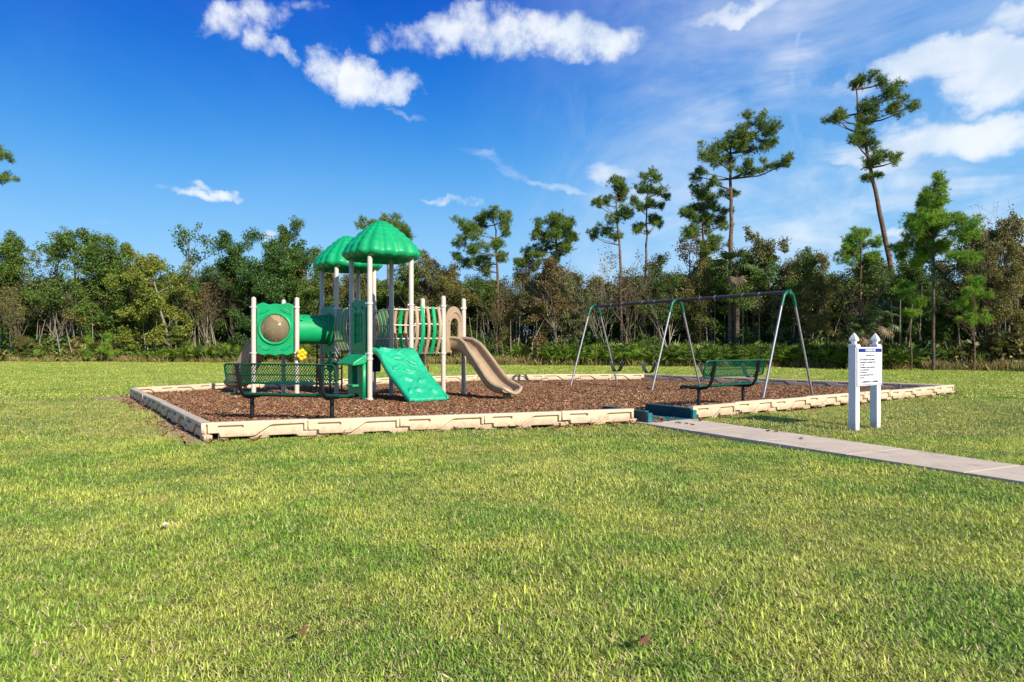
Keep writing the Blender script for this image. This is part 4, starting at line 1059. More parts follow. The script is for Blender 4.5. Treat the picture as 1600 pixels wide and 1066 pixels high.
# ------------------------------------------------------------------ the edge of the wood
TL = [(-400,58),(-60,57),(150,56),(350,54),(600,50),(800,47),(1000,44.5),(1200,41.5),(1400,38),(1600,35),(1750,33),(2100,30)]
def tl(px):
    for (a, da), (b, db) in zip(TL, TL[1:]):
        if px <= b: return da+(db-da)*(px-a)/(b-a)
    return TL[-1][1]
def forest_floor():
    edge = [((px-800)/F*tl(px), tl(px)) for px in range(-400, 2101, 50)]
    mb = MB(); rows = []
    for k, off in enumerate((-0.6, 1.5, 6, 20, 70, 300)):
        rows.append([(x*(1+off*0.012 if k > 2 else 1), y+off+(0.35*math.sin(i*1.9) if k == 0 else 0), (-0.012, 0.03, 0.05, 0.05, 0.05, 0.05)[k]) for i, (x, y) in enumerate(edge)])
    mb.grid(rows); o = mb.build('forest_floor', MT['floor'], smooth='all')
    if o.data.polygons[0].normal.z < 0: o.data.flip_normals()
    tag(o, kind='structure')
forest_floor()

def rand_dirs(rng, n):
    v = rng.normal(size=(n, 3)); return v/np.linalg.norm(v, axis=1, keepdims=True)
def leaf_quads(rng, C, L0, L1, aspect=0.62, up=0.12):
    """diamond leaves at centres C, loosely facing up and outwards"""
    n = len(C); a = rand_dirs(rng, n); nrm = rand_dirs(rng, n); nrm[:, 2] = np.abs(nrm[:, 2])+up
    b = np.cross(nrm, a); b /= np.linalg.norm(b, axis=1, keepdims=True)+1e-9
    a = np.cross(b, nrm); a /= np.linalg.norm(a, axis=1, keepdims=True)+1e-9
    L = rng.uniform(L0, L1, (n, 1))
    V = np.stack([C-a*L*0.5, C+b*L*aspect*0.5, C+a*L*0.5, C-b*L*aspect*0.5], 1).reshape(-1, 3)
    return V, np.arange(4*n).reshape(n, 4)
class Skel:
    """grows limbs; keeps tubes and tip points"""
    def __init__(s, seed): s.r = random.Random(seed); s.mb = MB(); s.tips = []
    def limb(s, p, d, L, r, depth, maxd, wob=0.25, up=0.1, nseg=5, split=3, ang=45, shrink=0.62, sides=5):
        pts = [Vector(p)]; d = Vector(d).normalized(); rs = [r]
        for i in range(nseg):
            d = (d+Vector((s.r.gauss(0, wob), s.r.gauss(0, wob), s.r.gauss(0, wob)*0.6+up))*0.35).normalized()
            pts.append(pts[-1]+d*L/nseg); rs.append(max(r*(1-0.75*(i+1)/nseg), 0.006))
        s.mb.tube(pts, rs, max(3, sides-depth), caps=False)
        if depth >= maxd: s.tips.append((pts[-1], d)); s.tips.append((pts[-3], d)); return pts
        for k in range(split):
            i = s.r.randint(max(1, nseg//2-1), nseg); q = pts[i]; ax = d.orthogonal(); ax.rotate(Matrix.Rotation(s.r.uniform(0, 6.28), 3, d))
            nd = d.copy(); nd.rotate(Matrix.Rotation(R(s.r.uniform(ang*0.5, ang*1.3)), 3, ax))
            s.limb(q, nd, L*s.r.uniform(shrink-.12, shrink+.12), rs[i]*0.8, depth+1, maxd, wob, up, nseg, split, ang, shrink, sides)
        return pts
def crown_mesh(name, tips, seed, clr, nl, leaf, H, flat=0.75, keep=1.0):
    rng = np.random.default_rng(seed); C = []
    for (p, d) in tips:
        if rng.random() > keep: continue
        n = int(nl*rng.uniform(.5, 1.4)); rr = clr*rng.uniform(.6, 1.25)
        q = rand_dirs(rng, n)*(rng.random((n, 1))**0.45)*rr; q[:, 2] *= flat
        C.append(q+np.array([p.x, p.y, p.z]))
    C = np.concatenate(C); V, Q = leaf_quads(rng, C, leaf*0.7, leaf*1.35)
    return mesh_np(name, V, Q)
def broad(seed, H=10, spread=2.6, low=0.12, nl=60, leaf=0.17, clr=0.62, prim=12, split=3, maxd=2, lean=0.0):
    s = Skel(seed); r = s.r; tr = [Vector((0,0,-0.2))]; d = Vector((lean, r.gauss(0,.05), 1)).normalized(); n = 9
    for i in range(n):
        d = (d+Vector((r.gauss(0,.10), r.gauss(0,.10), 0.12))).normalized(); tr.append(tr[-1]+d*H*0.88/n)
    s.mb.tube(tr, [0.16*(1-0.85*i/n)+0.01 for i in range(n+1)], 7, caps=False)
    for k in range(prim):
        t = low+(0.97-low)*(k+r.random())/prim; i = min(n-1, int(t*n)); q = tr[i].lerp(tr[i+1], t*n-i)
        a = r.uniform(0, 6.28); ln = spread*(0.45+0.9*math.sin(math.pi*min(1, 0.18+0.75*t)))*r.uniform(.6, 1.15)*0.62
        el = r.uniform(-0.05, 0.5)+t*0.9
        s.limb(q, (math.cos(a), math.sin(a), el), ln, 0.055*(1-0.5*t), 0, maxd, 0.3, 0.15, 4, split, 48, 0.66)
    s.tips.append((tr[-1], d))
    return s.mb.mesh('trunk', 'all'), crown_mesh('crown', s.tips, seed+100, clr, nl, leaf, H)
def bare(seed, H=9, spread=2.6, maxd=3, nl=5, forks=3, leaf=0.14):
    s = Skel(seed); r = s.r
    for f in range(forks):
        a = r.uniform(0, 6.28); s.limb((r.gauss(0,.15), r.gauss(0,.15), -0.1), (0.28*math.cos(a), 0.28*math.sin(a), 1), H*r.uniform(.45, .62), 0.085*r.uniform(.7, 1.1), 0, maxd, 0.28, 0.14, 6, 4, 38, 0.60, 6)
    return s.mb.mesh('trunk', 'all'), crown_mesh('crown', s.tips, seed+100, 0.30, nl, leaf, H, keep=0.6)

def mk_tree(name, trunk, crown, tm, cm, loc, rz, sc, label, cat='tree', group=None):
    o = empty(name, loc, rz); o.scale = sc if isinstance(sc, tuple) else (sc, sc, sc)
    for nm, me, mt in (('trunk', trunk, tm), ('crown', crown, cm)):
        if me is None: continue
        if not me.materials: me.materials.append(mt)
        c = link(nm, me, None, o); c.material_slots[0].link = 'OBJECT'; c.material_slots[0].material = mt
    return tag(o, label, cat, group)

BROAD = [broad(20+i, 10, spread=(2.6,3.2,2.3,2.9,2.5,3.4,2.4,2.8)[i], low=(0.06,0.12,0.04,0.09,0.2,0.07,0.05,0.12)[i], nl=(110,96,120,100,70,104,125,80)[i], leaf=(.135,.16,.13,.15,.17,.145,.13,.145)[i], clr=(.6,.62,.55,.66,.5,.62,.52,.48)[i]) for i in range(8)]
THIN = [broad(60+i, 10, spread=2.3, low=0.3, nl=14, leaf=0.17, clr=0.42, prim=11) for i in range(2)]
BARE = [bare(80+i, 9, maxd=3, nl=(3, 7, 2, 5)[i], forks=(3,4,2,3)[i]) for i in range(4)]

def H_at(ytop, d): return CAMZ + (HOR-ytop)/F*d
ROW = [ # px, top y, extra distance, kind, leaf colour, bark, width factor, label
 (6,374,2.0,'b0','mid','bark',1.0,'dark leafy tree cut by the left edge of the photo'),
 (48,366,3.5,'b2','dark','bark',0.9,'narrow dark green tree second from the left edge of the wood'),
 (68,358,1.5,'t0','grey','palebark',1.0,'thin grey green tree with sparse crown near the left edge'),
 (24,430,-0.4,'r1','olive','twig',1.0,'low twiggy olive tree at the far left of the lawn edge'),
 (95,440,-0.2,'r0','grey','palebark',1.0,'pale forked nearly leafless tree leaning left, left part of the wood'),
 (128,357,1.2,'b1','dark','bark',1.0,'broad dark green tree topping the left part of the wood'),
 (165,366,0.6,'b3','mid','bark',0.95,'rounded green tree just right of the pale forked tree'),
 (196,372,1.8,'b6','mid','bark',0.85,'tall green tree with ragged top above the bright young pine'),
 (226,392,0.0,'b7','yellow','bark',0.95,'yellow green tree left of the deepest dip in the tree tops'),
 (262,404,-0.5,'b4','yellow','palebark',1.0,'bright yellow green airy tree with thin pale stems'),
 (288,357,2.6,'t1','dark','bark',0.95,'thin tree with separate leafy tufts rising above its neighbours'),
 (322,418,-0.4,'r1','rust','twig',1.0,'brown twiggy tree left of the dark evergreen'),
 (345,386,2.0,'b0','dark','bark',0.8,'dark tree with uneven top behind the brown twiggy tree'),
 (368,360,1.0,'b6','deep','bark',0.95,'dark tree with a leafy arm reaching right, left of the climber'),
 (400,398,-0.8,'b2','deep','bark',1.1,'dense dark evergreen directly behind the round bubble window'),
 (438,374,0.4,'b1','deep','bark',0.95,'dark glossy tree behind the crawl tunnel'),
 (464,346,1.4,'b6','dark','bark',0.75,'tall narrow dark tree left of the climber roofs'),
 (500,390,0.4,'b3','dark','bark',0.95,'dark leafy tree directly behind the far leaf roof'),
 (535,398,0.8,'b5','olive','bark',0.95,'olive tree behind the gap between the two leaf roofs'),
 (585,402,0.4,'b0','olive','bark',0.9,'olive green tree behind the posts of the near tower'),
 (628,405,0.2,'b7','mid','bark',0.95,'green tree with fine leaves right of the near leaf roof'),
 (668,404,0.8,'b1','grey','bark',0.9,'grey green tree behind the tall slide arch'),
 (690,398,2.2,'t0','rust','bark',0.9,'reddish topped tree left of the flat topped pine'),
 (716,425,-0.4,'b3','olive','bark',1.0,'olive shrubby tree above the tan slide'),
 (752,420,0.2,'b5','dark','bark',0.95,'dark tree at the foot of the flat topped pine'),
 (778,436,-0.5,'r1','rust','twig',1.0,'brown twiggy tree right of the flat topped pine'),
 (808,408,0.6,'b0','olive','bark',0.9,'olive tree between the flat topped pine and the rounded pine'),
 (842,420,-0.3,'b4','rust','bark',0.95,'rust coloured tree below the rounded pine'),
 (878,410,-0.6,'r2','olive','palebark',1.0,'pale bare branched tree below the rounded pine'),
 (912,384,0.9,'r0','grey','palebark',1.0,'tall silvery bare tree left of the twin thin pines'),
 (905,432,-0.2,'b7','grey','bark',0.9,'grey green tree behind the left end of the swing frame'),
 (945,402,-0.4,'r3','olive','palebark',1.0,'pale branching tree at the left swing arch'),
 (984,396,-0.5,'r1','rust','twig',1.05,'reddish bare twiggy tree under the twin thin pines'),
 (1020,412,0.5,'b5','dark','bark',0.9,'dark tree right of the twin thin pines'),
 (1046,418,-0.5,'r2','grey','palebark',1.0,'pale stemmed bare tree behind the middle swing arch'),
 (1076,384,1.2,'t1','rust','bark',0.9,'thin tree with reddish leaves left of the bushy tall pine'),
 (1112,404,0.3,'b3','olive','bark',0.85,'olive tree at the foot of the bushy tall pine'),
 (1172,402,0.2,'b1','dark','bark',0.9,'dark tree right of the tall dark trunk'),
 (1204,356,0.9,'b7','grey','bark',0.95,'tall grey green rounded tree right of the tallest middle pine'),
 (1238,404,0.0,'b0','mid','bark',0.85,'green tree behind the right swing arch'),
 (1268,398,1.0,'b2','dark','bark',0.8,'dark bushy tree right of the right swing arch'),
 (1296,408,-0.2,'b5','olive','bark',0.85,'olive tree with brownish twigs left of the rules board'),
 (1322,420,-0.6,'r2','olive','twig',0.95,'grey bare tree behind the left post of the rules board'),
 (1358,416,-0.5,'r0','olive','twig',0.95,'bare grey tree at the foot of the leaning pine'),
 (1392,410,0.6,'b7','dark','bark',0.85,'dark tree behind the trunk of the leaning pine'),
 (1428,420,0.3,'b3','dark','bark',0.85,'dark green tree left of the bright cone shaped pine'),
 (1500,352,0.8,'b0','dark','bark',0.75,'dark tree just right of the bright cone shaped pine'),
 (1532,338,0.5,'b4','olive','bark',0.75,'ragged olive tree near the right edge of the photo'),
 (1562,302,0.0,'r0','rust','twig',1.0,'tall bare tree with purplish twigs near the right edge'),
 (1598,322,0.4,'b7','olive','twig',0.9,'thin leaved tree cut by the right edge of the photo'),
 (1540,400,-0.8,'r3','rust','twig',0.9,'low tangled bare tree with reddish twigs at the right'),
 (1585,392,-0.6,'b5','olive','bark',0.7,'dark olive shrubby tree in the lower right corner of the wood'),
]
rngT = random.Random(9)
for (px, yt, ex, kd, lc, bk, wf, lab) in ROW:
    d = tl(px)+1.6+ex*1.3; yt -= (6 if px < 700 else 18 if kd[0] == 'b' else 12) if yt > 370 or px < 700 else 2; lib = {'b': BROAD, 't': THIN, 'r': BARE}[kd[0]]; tr, cr = lib[int(kd[1])]
    ref = max(v.co.z for v in (cr if kd[0] != 'r' else tr).vertices); s = H_at(yt, d)/ref
    p = W(px, HOR, d); mk_tree({'b': 'broadleaf_tree', 't': 'thin_tree', 'r': 'bare_tree'}[kd[0]], tr, cr, MT[bk], LEAF[lc], (p[0], p[1], 0), rngT.uniform(0, 6.28), (s*wf*0.95, s*wf*0.95, s), lab)
# trees standing on outside the frame, so that the wood goes on
for i, px in enumerate((-110,-250,1680,1780,1900)):
    d = tl(px)+2+rngT.random()*2; tr, cr = BROAD[(i*3) % 8]; s = H_at(rngT.uniform(350, 400), d)/10
    p = W(px, HOR, d); mk_tree('broadleaf_tree', tr, cr, MT['bark'], LEAF[('dark','mid','olive')[i % 3]], (p[0], p[1], 0), i*1.3, s,
        ['dark leafy tree of the wood, first one outside the left edge of the photo','green leafy tree of the wood, second one outside the left edge of the photo','olive leafy tree of the wood, first one outside the right edge of the photo','dark leafy tree of the wood, second one outside the right edge of the photo','green leafy tree of the wood, third one outside the right edge of the photo'][i], group='trees of the wood outside the view')

# ---- pines: trunk line and foliage pads taken as real sizes at the tree's own distance
def needle_pads(name, pads, seed, dens=1.0, nl=0.23, wn=0.019):
    rng = np.random.default_rng(seed); Vs = []; 
    for (c, rx, rz) in pads:
        n = max(8, int(95*dens*(rx/0.6)**1.6*(rz/0.4)**0.7)); q = rand_dirs(rng, n)*(rng.random((n, 1))**0.42)*np.where(rng.random((n, 1)) < 0.10, 1.45, 1.0)
        q *= 1+0.28*np.sin(q[:, :1]*7+c[0])*np.cos(q[:, 2:]*6+c[2])
        q = q*np.array([rx, rx*0.95, rz])+np.array(c)
        k = 17; D = rng.normal(size=(n, k, 3)); D[:, :, 2] += 0.5; D /= np.linalg.norm(D, axis=2, keepdims=True)
        S = rand_dirs(rng, n*k).reshape(n, k, 3); S = np.cross(D, S); S /= np.linalg.norm(S, axis=2, keepdims=True)+1e-9
        L = rng.uniform(.7, 1.15, (n, k, 1))*nl; b = q[:, None, :]
        T = np.stack([b-S*wn/2+0*D, b+S*wn/2+0*D, b+D*L], 2)
        Vs.append(T.reshape(-1, 3))
    V = np.concatenate(Vs); return mesh_np(name, V, np.arange(len(V)).reshape(-1, 3))
def pine(label, d, trunk_px, pads_px, r0, cm='pine', bark='pinebark', seed=1, dens=1.0, depth=1.0, nl=0.23, name='pine_tree', wn=0.019, sub=True):
    """trunk_px: points from the ground up; pads_px: (x, y, half width, half height) in photo pixels"""
    base = W(trunk_px[0][0], HOR, d); o = empty(name, (base[0], base[1], 0)); rng = random.Random(seed); sc = d/F
    def loc(px, py, dy=0): q = W(px, py, d); return Vector((q[0]-base[0], dy, q[2]))
    tp = [Vector((0, 0, -0.2))]+[loc(x, y) for x, y in trunk_px[1:]]
    fine = []
    for i in range(len(tp)-1):
        for k in range(3): fine.append(tp[i].lerp(tp[i+1], k/3)+Vector((rng.gauss(0, .03), rng.gauss(0, .03), 0))*(1 if i+k else 0))
    fine.append(tp[-1]); n = len(fine)
    r0 *= 0.62; mb = MB(); mb.tube(fine, [r0*(1-0.80*(i/(n-1))**1.1) for i in range(n)], 8, caps=False)
    pads = []
    for (x, y, rx, ry) in pads_px:
        c = loc(x, y); t = min(fine[n//3:], key=lambda q: abs(q.z-(c.z-0.25*abs(c.x-q.x)-0.2)) )
        off = abs(c.x-t.x); dy = rng.uniform(-1, 1)*depth*max(0.35, min(1.6, off+0.5)); c.y = dy
        mid = t.lerp(c, 0.55)+Vector((0, 0, -0.12*off)); mb.tube([t, mid, c+Vector((0,0,-ry*sc*0.3))], [r0*0.34, r0*0.24, r0*0.10], 5, caps=False)
        rx_, rz_ = rx*sc, ry*sc
        m = max(3, int(rx_/0.28)) if sub else 1
        for k in range(m*2):
            a = rng.uniform(0, 6.28); q = rng.uniform(0.15, 0.72)
            q = rng.uniform(0.15, 0.95)
            pads.append((tuple(c+Vector((math.cos(a)*rx_*q, math.sin(a)*rx_*q*0.9, rng.uniform(-.8, .8)*rz_+0.15*rz_))), rx_*rng.uniform(.24, .42)+0.05, rz_*rng.uniform(.36, .6)+0.05))
            mb.tube([c+Vector((0,0,-rz_*.3)), Vector(pads[-1][0])], [r0*0.09, 0.012], 3, caps=False)
        # matching pads towards and away from the viewer give the crown its real depth
        if depth > 0.5 and rng.random() < 0.8:
            c2 = c+Vector((rng.uniform(-.5, .5)*rx_, rng.choice((-1, 1))*rng.uniform(.7, 1.5)*max(rx_, 0.5), rng.uniform(-.4, .2)*rz_)); pads.append((tuple(c2), rx_*0.6, rz_*0.7))
            mb.tube([t, c2], [r0*0.2, 0.015], 4, caps=False)
    link('trunk', mb.mesh('trunk', 'all'), MT[bark], o)
    link('crown', needle_pads('crown', pads, seed, dens*1.25, nl, wn), NEED[cm], o)
    return tag(o, label, 'tree')
pine('tall slender pine leaning left high above the wood on the right', 40.5, [(1404,560),(1402,480),(1388,400),(1375,330),(1363,280),(1352,228),(1340,178),(1338,140)],
     [(1346,124,22,10),(1372,132,12,8),(1392,150,22,14),(1376,168,24,11),(1348,172,22,12),(1324,172,12,10),(1385,186,20,11),(1300,187,17,9),(1318,182,9,7),(1350,190,18,9),
      (1335,218,22,10),(1358,226,18,11),(1318,230,11,7),(1368,250,20,11),(1382,258,14,9),(1355,262,12,7),(1368,272,18,8)], 0.30, seed=3)
pine('tallest pine in the middle with a long leafy branch reaching right', 43.5, [(1141,560),(1141,480),(1142,400),(1143,330),(1141,280),(1140,240),(1148,205)],
     [(1165,196,24,12),(1186,208,20,14),(1150,218,26,14),(1125,232,26,16),(1165,230,24,12),(1198,222,14,10),(1105,248,20,16),(1130,256,22,13),(1098,270,16,10),(1162,268,20,10),(1188,268,18,9),(1212,264,16,9),(1150,302,12,7),(1130,300,10,7),(1116,284,14,8)], 0.30, seed=5)
pine('bushy tall pine just left of the tallest middle pine', 45.5, [(1101,560),(1102,470),(1100,400),(1098,340),(1097,300)],
     [(1098,302,22,12),(1085,318,18,11),(1112,322,20,11),(1074,345,18,11),(1100,345,22,13),(1124,350,18,12),(1090,372,22,12),(1118,378,20,12),(1070,368,14,8),(1135,330,10,8),(1104,395,18,10)], 0.22, seed=7)
pine('left one of the twin thin pines, with three flat tiers', 46.5, [(970,560),(970,470),(969,400),(966,350),(963,310),(962,290)],
     [(962,288,20,11),(978,300,16,9),(945,314,16,9),(930,322,12,7),(978,332,20,10),(958,342,14,8),(990,320,12,7),(948,356,18,8),(930,364,12,6),(962,366,14,7)], 0.18, seed=9)
pine('right one of the twin thin pines, with small round tufts', 47.0, [(1008,560),(1008,470),(1009,400),(1010,350),(1011,310),(1012,285)],
     [(1014,280,18,12),(1004,298,16,10),(1028,298,12,8),(1014,318,14,8),(998,330,10,7),(1042,308,9,6),(1018,345,16,9),(1002,358,14,8),(1024,352,10,7),(1038,318,6,5),(994,362,9,5)], 0.17, seed=11)
pine('flat topped spreading pine above the tan slide', 49.5, [(776,560),(778,480),(778,440),(775,400),(774,360),(770,335)],
     [(768,332,24,11),(788,340,15,12),(748,345,18,10),(728,355,20,11),(742,368,18,11),(722,378,14,9),(770,385,20,11),(792,362,12,10),(738,392,18,10),(712,402,13,8),(752,404,18,9),(730,410,13,8),(780,400,15,8)], 0.22, seed=13)
pine('rounded full crowned pine left of the swing frame', 49.0, [(866,560),(868,480),(868,420),(869,380),(868,350)],
     [(868,346,20,11),(852,358,20,12),(884,358,18,12),(840,368,14,10),(866,372,24,13),(892,378,14,11),(880,390,18,10),(848,388,18,10),(824,392,13,9),(815,408,13,8),(838,408,15,9),(866,404,18,8)], 0.22, seed=15, dens=1.1)
pine('pine whose crown shows behind the near leaf roof', 53.0, [(606,560),(606,470),(606,400),(604,360)],
     [(602,350,26,10),(580,356,14,9),(624,362,16,9),(636,374,14,8),(596,372,20,10),(652,396,12,5),(664,400,8,4)], 0.2, seed=17)
pine('pine at the left edge of the photo, only branch tips showing', 42.0, [(-32,560),(-32,400),(-34,300),(-34,230)],
     [(-30,225,30,14),(2,245,17,8),(0,274,19,9),(-50,262,24,12),(-30,295,22,10)], 0.28, seed=19)
pine('green pine low between the right swing arch and the leaning pine', 43.0, [(1344,560),(1344,460),(1345,400),(1346,370)],
     [(1350,364,18,9),(1330,374,16,9),(1362,382,16,10),(1312,388,14,9),(1340,390,22,11),(1360,402,20,10),(1322,405,18,9)], 0.16, cm='young', seed=21)
pine('bright green cone shaped young pine right of the rules board', 35.0, [(1458,566),(1459,500),(1459,430),(1459,370),(1459,320),(1460,282)],
     [(1460,284,10,11),(1463,298,16,12),(1449,312,20,12),(1478,316,20,12),(1460,328,27,12),(1440,342,28,13),(1482,342,27,14),(1462,356,32,13),(1492,362,20,13),(1428,360,20,11),(1422,345,12,9),(1446,374,30,12),(1484,380,26,12),(1432,390,22,10),(1466,392,28,12),(1496,384,14,10),(1450,406,24,10),(1482,408,18,10)], 0.14, cm='young', bark='bark', seed=23, dens=1.2, nl=0.24)
pine('small bright green pine sapling at the lawn edge on the left', 54.0, [(158,563),(158,548),(158,530),(158,515)],
     [(158,522,14,8),(146,536,15,9),(170,536,14,9),(158,550,22,9),(140,552,10,8),(176,552,10,8)], 0.06, cm='young', seed=25, depth=0.4, name='pine_sapling', nl=0.22, sub=False)
pine('short young pine with bright needles near the right edge', 34.4, [(1522,570),(1522,520),(1522,450)],
     [(1522,446,14,9),(1508,456,14,8),(1536,462,14,9),(1518,476,20,9),(1540,496,13,8),(1506,500,12,8)], 0.07, cm='young', seed=27, depth=0.6, name='pine_sapling')
pine('slim young pine left of the cone shaped pine, light needles', 35.5, [(1424,566),(1424,510),(1424,440)],
     [(1424,446,12,8),(1414,460,13,8),(1434,470,12,8),(1424,486,16,8)], 0.06, cm='young', seed=29, depth=0.6, name='pine_sapling')

# ---- palms and palmettos
def fan_leaf(rng, n=13, L=0.55, droop=0.5, w=0.05):
    V = []; Q = []
    for k in range(n):
        a = math.radians(-105+210*k/(n-1)); l = L*(1-0.18*abs(k-(n-1)/2)/(n/2))*rng.uniform(.9, 1.05); o = len(V)
        ca, sa = math.cos(a), math.sin(a); px, py = -sa*w/2, ca*w/2; dz = -droop*l*rng.uniform(.4, 1)
        V += [(0,0,0),(ca*l*.5-px, sa*l*.5-py, 0.02),(ca*l*.5+px, sa*l*.5+py, 0.05),(ca*l, sa*l, dz*0.6)]; Q.append((o, o+1, o+3, o+2))
    return V, Q
def fan_plant(seed, nf, stem, L, spread=1.2, droop=0.4):
    rng = random.Random(seed); mb = MB()
    for i in range(nf):
        V, Q = fan_leaf(rng, L=L*rng.uniform(.8, 1.15), droop=droop); a = rng.uniform(0, 6.28); el = rng.uniform(0.15, 1.3)*spread/1.2
        d = Vector((math.cos(a)*math.sin(el), math.sin(a)*math.sin(el), math.cos(el))); st = stem*rng.uniform(.6, 1.1); e = d*st
        M_ = Matrix.Translation(e) @ d.to_track_quat('X', 'Z').to_matrix().to_4x4() @ Matrix.Rotation(R(rng.uniform(-35, 35)), 4, 'Y')
        mb.add(V, Q, M_); mb.tube([(0,0,0), e], [0.015, 0.008], 3, caps=False)
    return mb.mesh('fronds')
PALM = [fan_plant(200+i, 16, 0.9, 0.62, 1.25, 0.5) for i in range(3)]
def cabbage_palm(px, ytop, d, label, r=1.15, s=1.0):
    p = W(px, HOR, d); zc = H_at(ytop, d)-0.9*s; o = empty('cabbage_palm', (p[0], p[1], 0)); rng = random.Random(px)
    mb = MB(); mb.tube([(0,0,-.1),(0.05,0,zc*.5),(0,0.03,zc)], [0.20,0.17,0.19], 9); mb.build('trunk', MT['bark'], o)
    for i in range(34):
        V, Q = fan_leaf(rng, 15, 0.75*s, 0.6, 0.07); a = rng.uniform(0, 6.28); el = rng.uniform(0.1, 2.2)
        dd = Vector((math.cos(a)*math.sin(el), math.sin(a)*math.sin(el), math.cos(el))); e = dd*0.85*s
        m = MB(); m.add(V, Q, Matrix.Translation(e) @ dd.to_track_quat('X', 'Z').to_matrix().to_4x4() @ Matrix.Rotation(R(rng.uniform(10, 50)), 4, 'Y')); m.tube([(0,0,0), e], [0.02, 0.01], 3, caps=False)
        f = m.build('frond', MT['deadfrond'] if el > 2.0 else MT['palm'], o, smooth=False, loc=(0,0,zc))
    return tag(o, label, 'palm')
cabbage_palm(1150, 398, 43.0, 'cabbage palm with drooping fans beside the tallest middle pine', s=1.15)
cabbage_palm(1372, 478, 36.6, 'short dark fan palm behind the right post of the rules board', s=0.9)
cabbage_palm(1340, 496, 37.2, 'low fan palm behind the left post of the rules board', s=0.8)

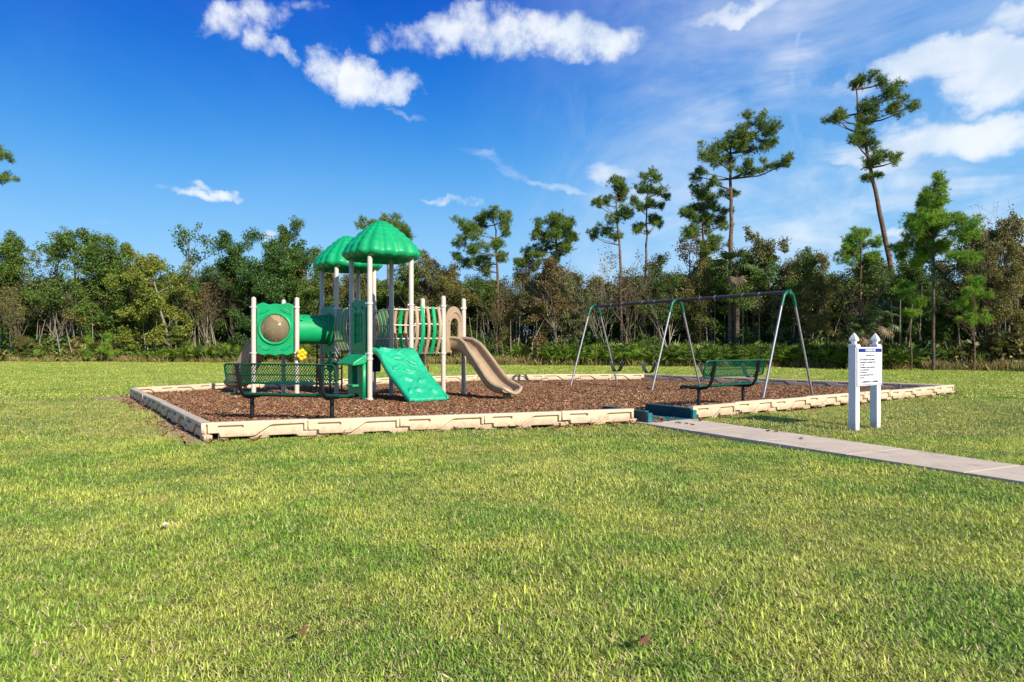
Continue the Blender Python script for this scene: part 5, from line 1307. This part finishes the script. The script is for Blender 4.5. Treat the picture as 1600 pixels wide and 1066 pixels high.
def understory():
    rng = np.random.default_rng(77)
    # shrubs: small leafy mounds joined to thickets
    def mound(seed, nl, leaf, r=0.8, h=0.8):
        g = np.random.default_rng(seed); C = []
        for k in range(16):
            c = rand_dirs(g, 1)[0]*np.array([r*.7, r*.7, h*.55])*g.random()**.4; c[2] = abs(c[2])+h*0.12
            n = int(nl*g.uniform(.5, 1.4)); q = rand_dirs(g, n)*(g.random((n, 1))**.4)*0.30; C.append(q+c)
        V, Q = leaf_quads(g, np.concatenate(C), leaf*.7, leaf*1.3); return mesh_np('mound', V, Q)
    sh = [mound(i, 55, .12) for i in range(3)]
    def along(px0, px1, n, o0, o1):
        px = rng.uniform(px0, px1, n); d = np.array([tl(p) for p in px])+rng.uniform(o0, o1, n); return (px-800)/F*d, d, px
    def rz(n, t=0.15): r = np.zeros((n, 3)); r[:, 2] = rng.uniform(0, 6.28, n); r[:, 0] = rng.normal(0, t, n); return r
    for nm, mat, n, o0, o1, s0, s1, lab in (('dark_thicket', LEAF['deep'], 620, 1.6, 6.5, 1.6, 3.4, 'dark undergrowth filling the space under the trees'),
                                   ('olive_thicket', LEAF['olive'], 200, 0.6, 2.6, .8, 2.4, 'olive brown shrubs along the edge of the wood'),
                                   ('green_thicket', LEAF['mid'], 210, 0.5, 2.2, .8, 2.3, 'green shrubs along the edge of the wood'),
                                   ('bright_thicket', LEAF['yellow'], 150, 0.1, 1.2, .5, 1.3, 'low yellow green shrubs at the edge of the lawn')):
        x, y, px = along(-380, 2080, n, o0, o1); s = rng.uniform(s0, s1, n)
        tag(scatter(nm, np.stack([x, y, np.zeros(n)], -1), rz(n), np.stack([s, s, s*rng.uniform(.7, 1.2, n)], -1), rng.integers(0, 3, n), [m.copy() for m in sh], mat), lab, kind='stuff')
    pal = [fan_plant(300+i, 9, 0.42, 0.42, 1.1, 0.25) for i in range(4)]
    x1, y1, _ = along(860, 1420, 420, -0.7, 0.9); x2, y2, _ = along(250, 480, 110, -0.6, 0.9); x3, y3, _ = along(-300, 2050, 170, 0.2, 2.0)
    x = np.concatenate([x1,x2,x3]); y = np.concatenate([y1,y2,y3]); n = len(x); s = rng.uniform(1.0, 1.9, n)
    tag(scatter('saw_palmetto_thicket', np.stack([x, y, np.full(n, 0.25)], -1), rz(n, .1), s, rng.integers(0, 4, n), pal, MT['frond']), 'band of light green saw palmetto fans under the trees', kind='stuff')
    # dry tall grass fringe
    tf = []
    for i in range(4):
        g = np.random.default_rng(400+i); V = []; Q = []
        for k in range(46):
            a = g.uniform(0, 6.28); l = g.uniform(.3, .75); bx, by = g.normal(0, .22, 2); t = abs(g.normal(.15, .22)); ca, sa = math.cos(a), math.sin(a); w = .012; o = len(V)
            V += [(bx-sa*w, by+ca*w, 0), (bx+sa*w, by-ca*w, 0), (bx+ca*math.sin(t)*l*.5+sa*w, by+sa*math.sin(t)*l*.5-ca*w, l*.6), (bx+ca*math.sin(t)*l*1.2, by+sa*math.sin(t)*l*1.2, l*math.cos(t)*1.1)]
            Q.append((o, o+1, o+2, o+3))
        tf.append(mesh_np('tall', V, Q))
    x, y, px = along(-380, 2080, 1500, -0.9, 0.6); k = np.abs(np.sin(px*0.011)+0.5*np.sin(px*0.037)) > 0.25*rng.random(1500); x, y = x[k], y[k]; n = len(x)
    x4, y4, _ = along(560, 1000, 420, -0.9, 0.5); x = np.concatenate([x, x4]); y = np.concatenate([y, y4]); n = len(x)
    s = rng.uniform(.35, .95, n)
    tag(scatter('tall_dry_grass', np.stack([x, y, np.zeros(n)], -1), rz(n), s, rng.integers(0, 4, n), tf, MT['drygrass']), 'fringe of tall straw coloured grass between lawn and wood', kind='stuff')
    # the wood behind the first rows reads as one mass
    for nm, vi, mat, lab in (('woodland', (0,1,3,5), LEAF['dark'], 'dark mass of trees deeper in the wood'), ('woodland_bare', (2,6), LEAF['olive'], 'olive mass of trees deeper in the wood')):
        n = 240 if nm == 'woodland' else 100
        x, y, px = along(-380, 2080, n, 5, 17); s = rng.uniform(.55, .78, n)*(y/52)**0.5*np.where((px > 610) & (px < 1050), .97, 1.04)
        tag(scatter(nm, np.stack([x, y, np.full(n, -0.9)], -1), rz(n, .0), np.stack([s*1.35, s*1.35, s], -1), rng.integers(0, len(vi), n), [BROAD[i][1].copy() for i in vi], mat), lab, kind='stuff')
    # pale slim stems standing in the gloom
    sm = []
    for i in range(3):
        g = random.Random(500+i); m = MB()
        for k in range(4):
            x0, y0 = g.gauss(0, .6), g.gauss(0, .5); hh = g.uniform(2.0, 5.0); m.tube([(x0, y0, 0), (x0+g.gauss(0,.2), y0, hh*.5), (x0+g.gauss(0,.5), y0+g.gauss(0,.2), hh)], [.05, .04, .015], 4, caps=False)
        sm.append(m.mesh('stems'))
    x, y, px = along(-380, 2080, 110, 0.6, 3.0); n = len(x)
    tag(scatter('slim_stems', np.stack([x, y, np.zeros(n)], -1), rz(n, .06), rng.uniform(.6, 1.1, n), rng.integers(0, 3, n), sm, MT['palebark']), 'thin pale stems crowded at the front of the wood', kind='stuff')
understory()
for px, yt, lc, lab in ((125,522,'rust','rust coloured bush left of the bright pine sapling'),(290,508,'yellow','yellow leaved bush below the brown twiggy tree'),
                        (490,520,'mid','green bush seen between the bench and the crawl tunnel'),(705,508,'bright','bright green bush behind the slide arch, on the lawn edge'),(1012,520,'dark','dark green bush between the left and middle swing legs'),
                        (1560,518,'olive','tall olive reed like bush in the lower right of the wood'),(35,522,'olive','brownish bush at the far left of the lawn edge')):
    d = tl(px)+0.5; s = H_at(yt, d)/10; tr, cr = BROAD[2 if px % 2 else 6]; p = W(px, HOR, d)
    mk_tree('shrub', tr, cr, MT['bark'], LEAF[lc], (p[0], p[1], 0), px, (s*1.9, s*1.5, s), lab, 'shrub')
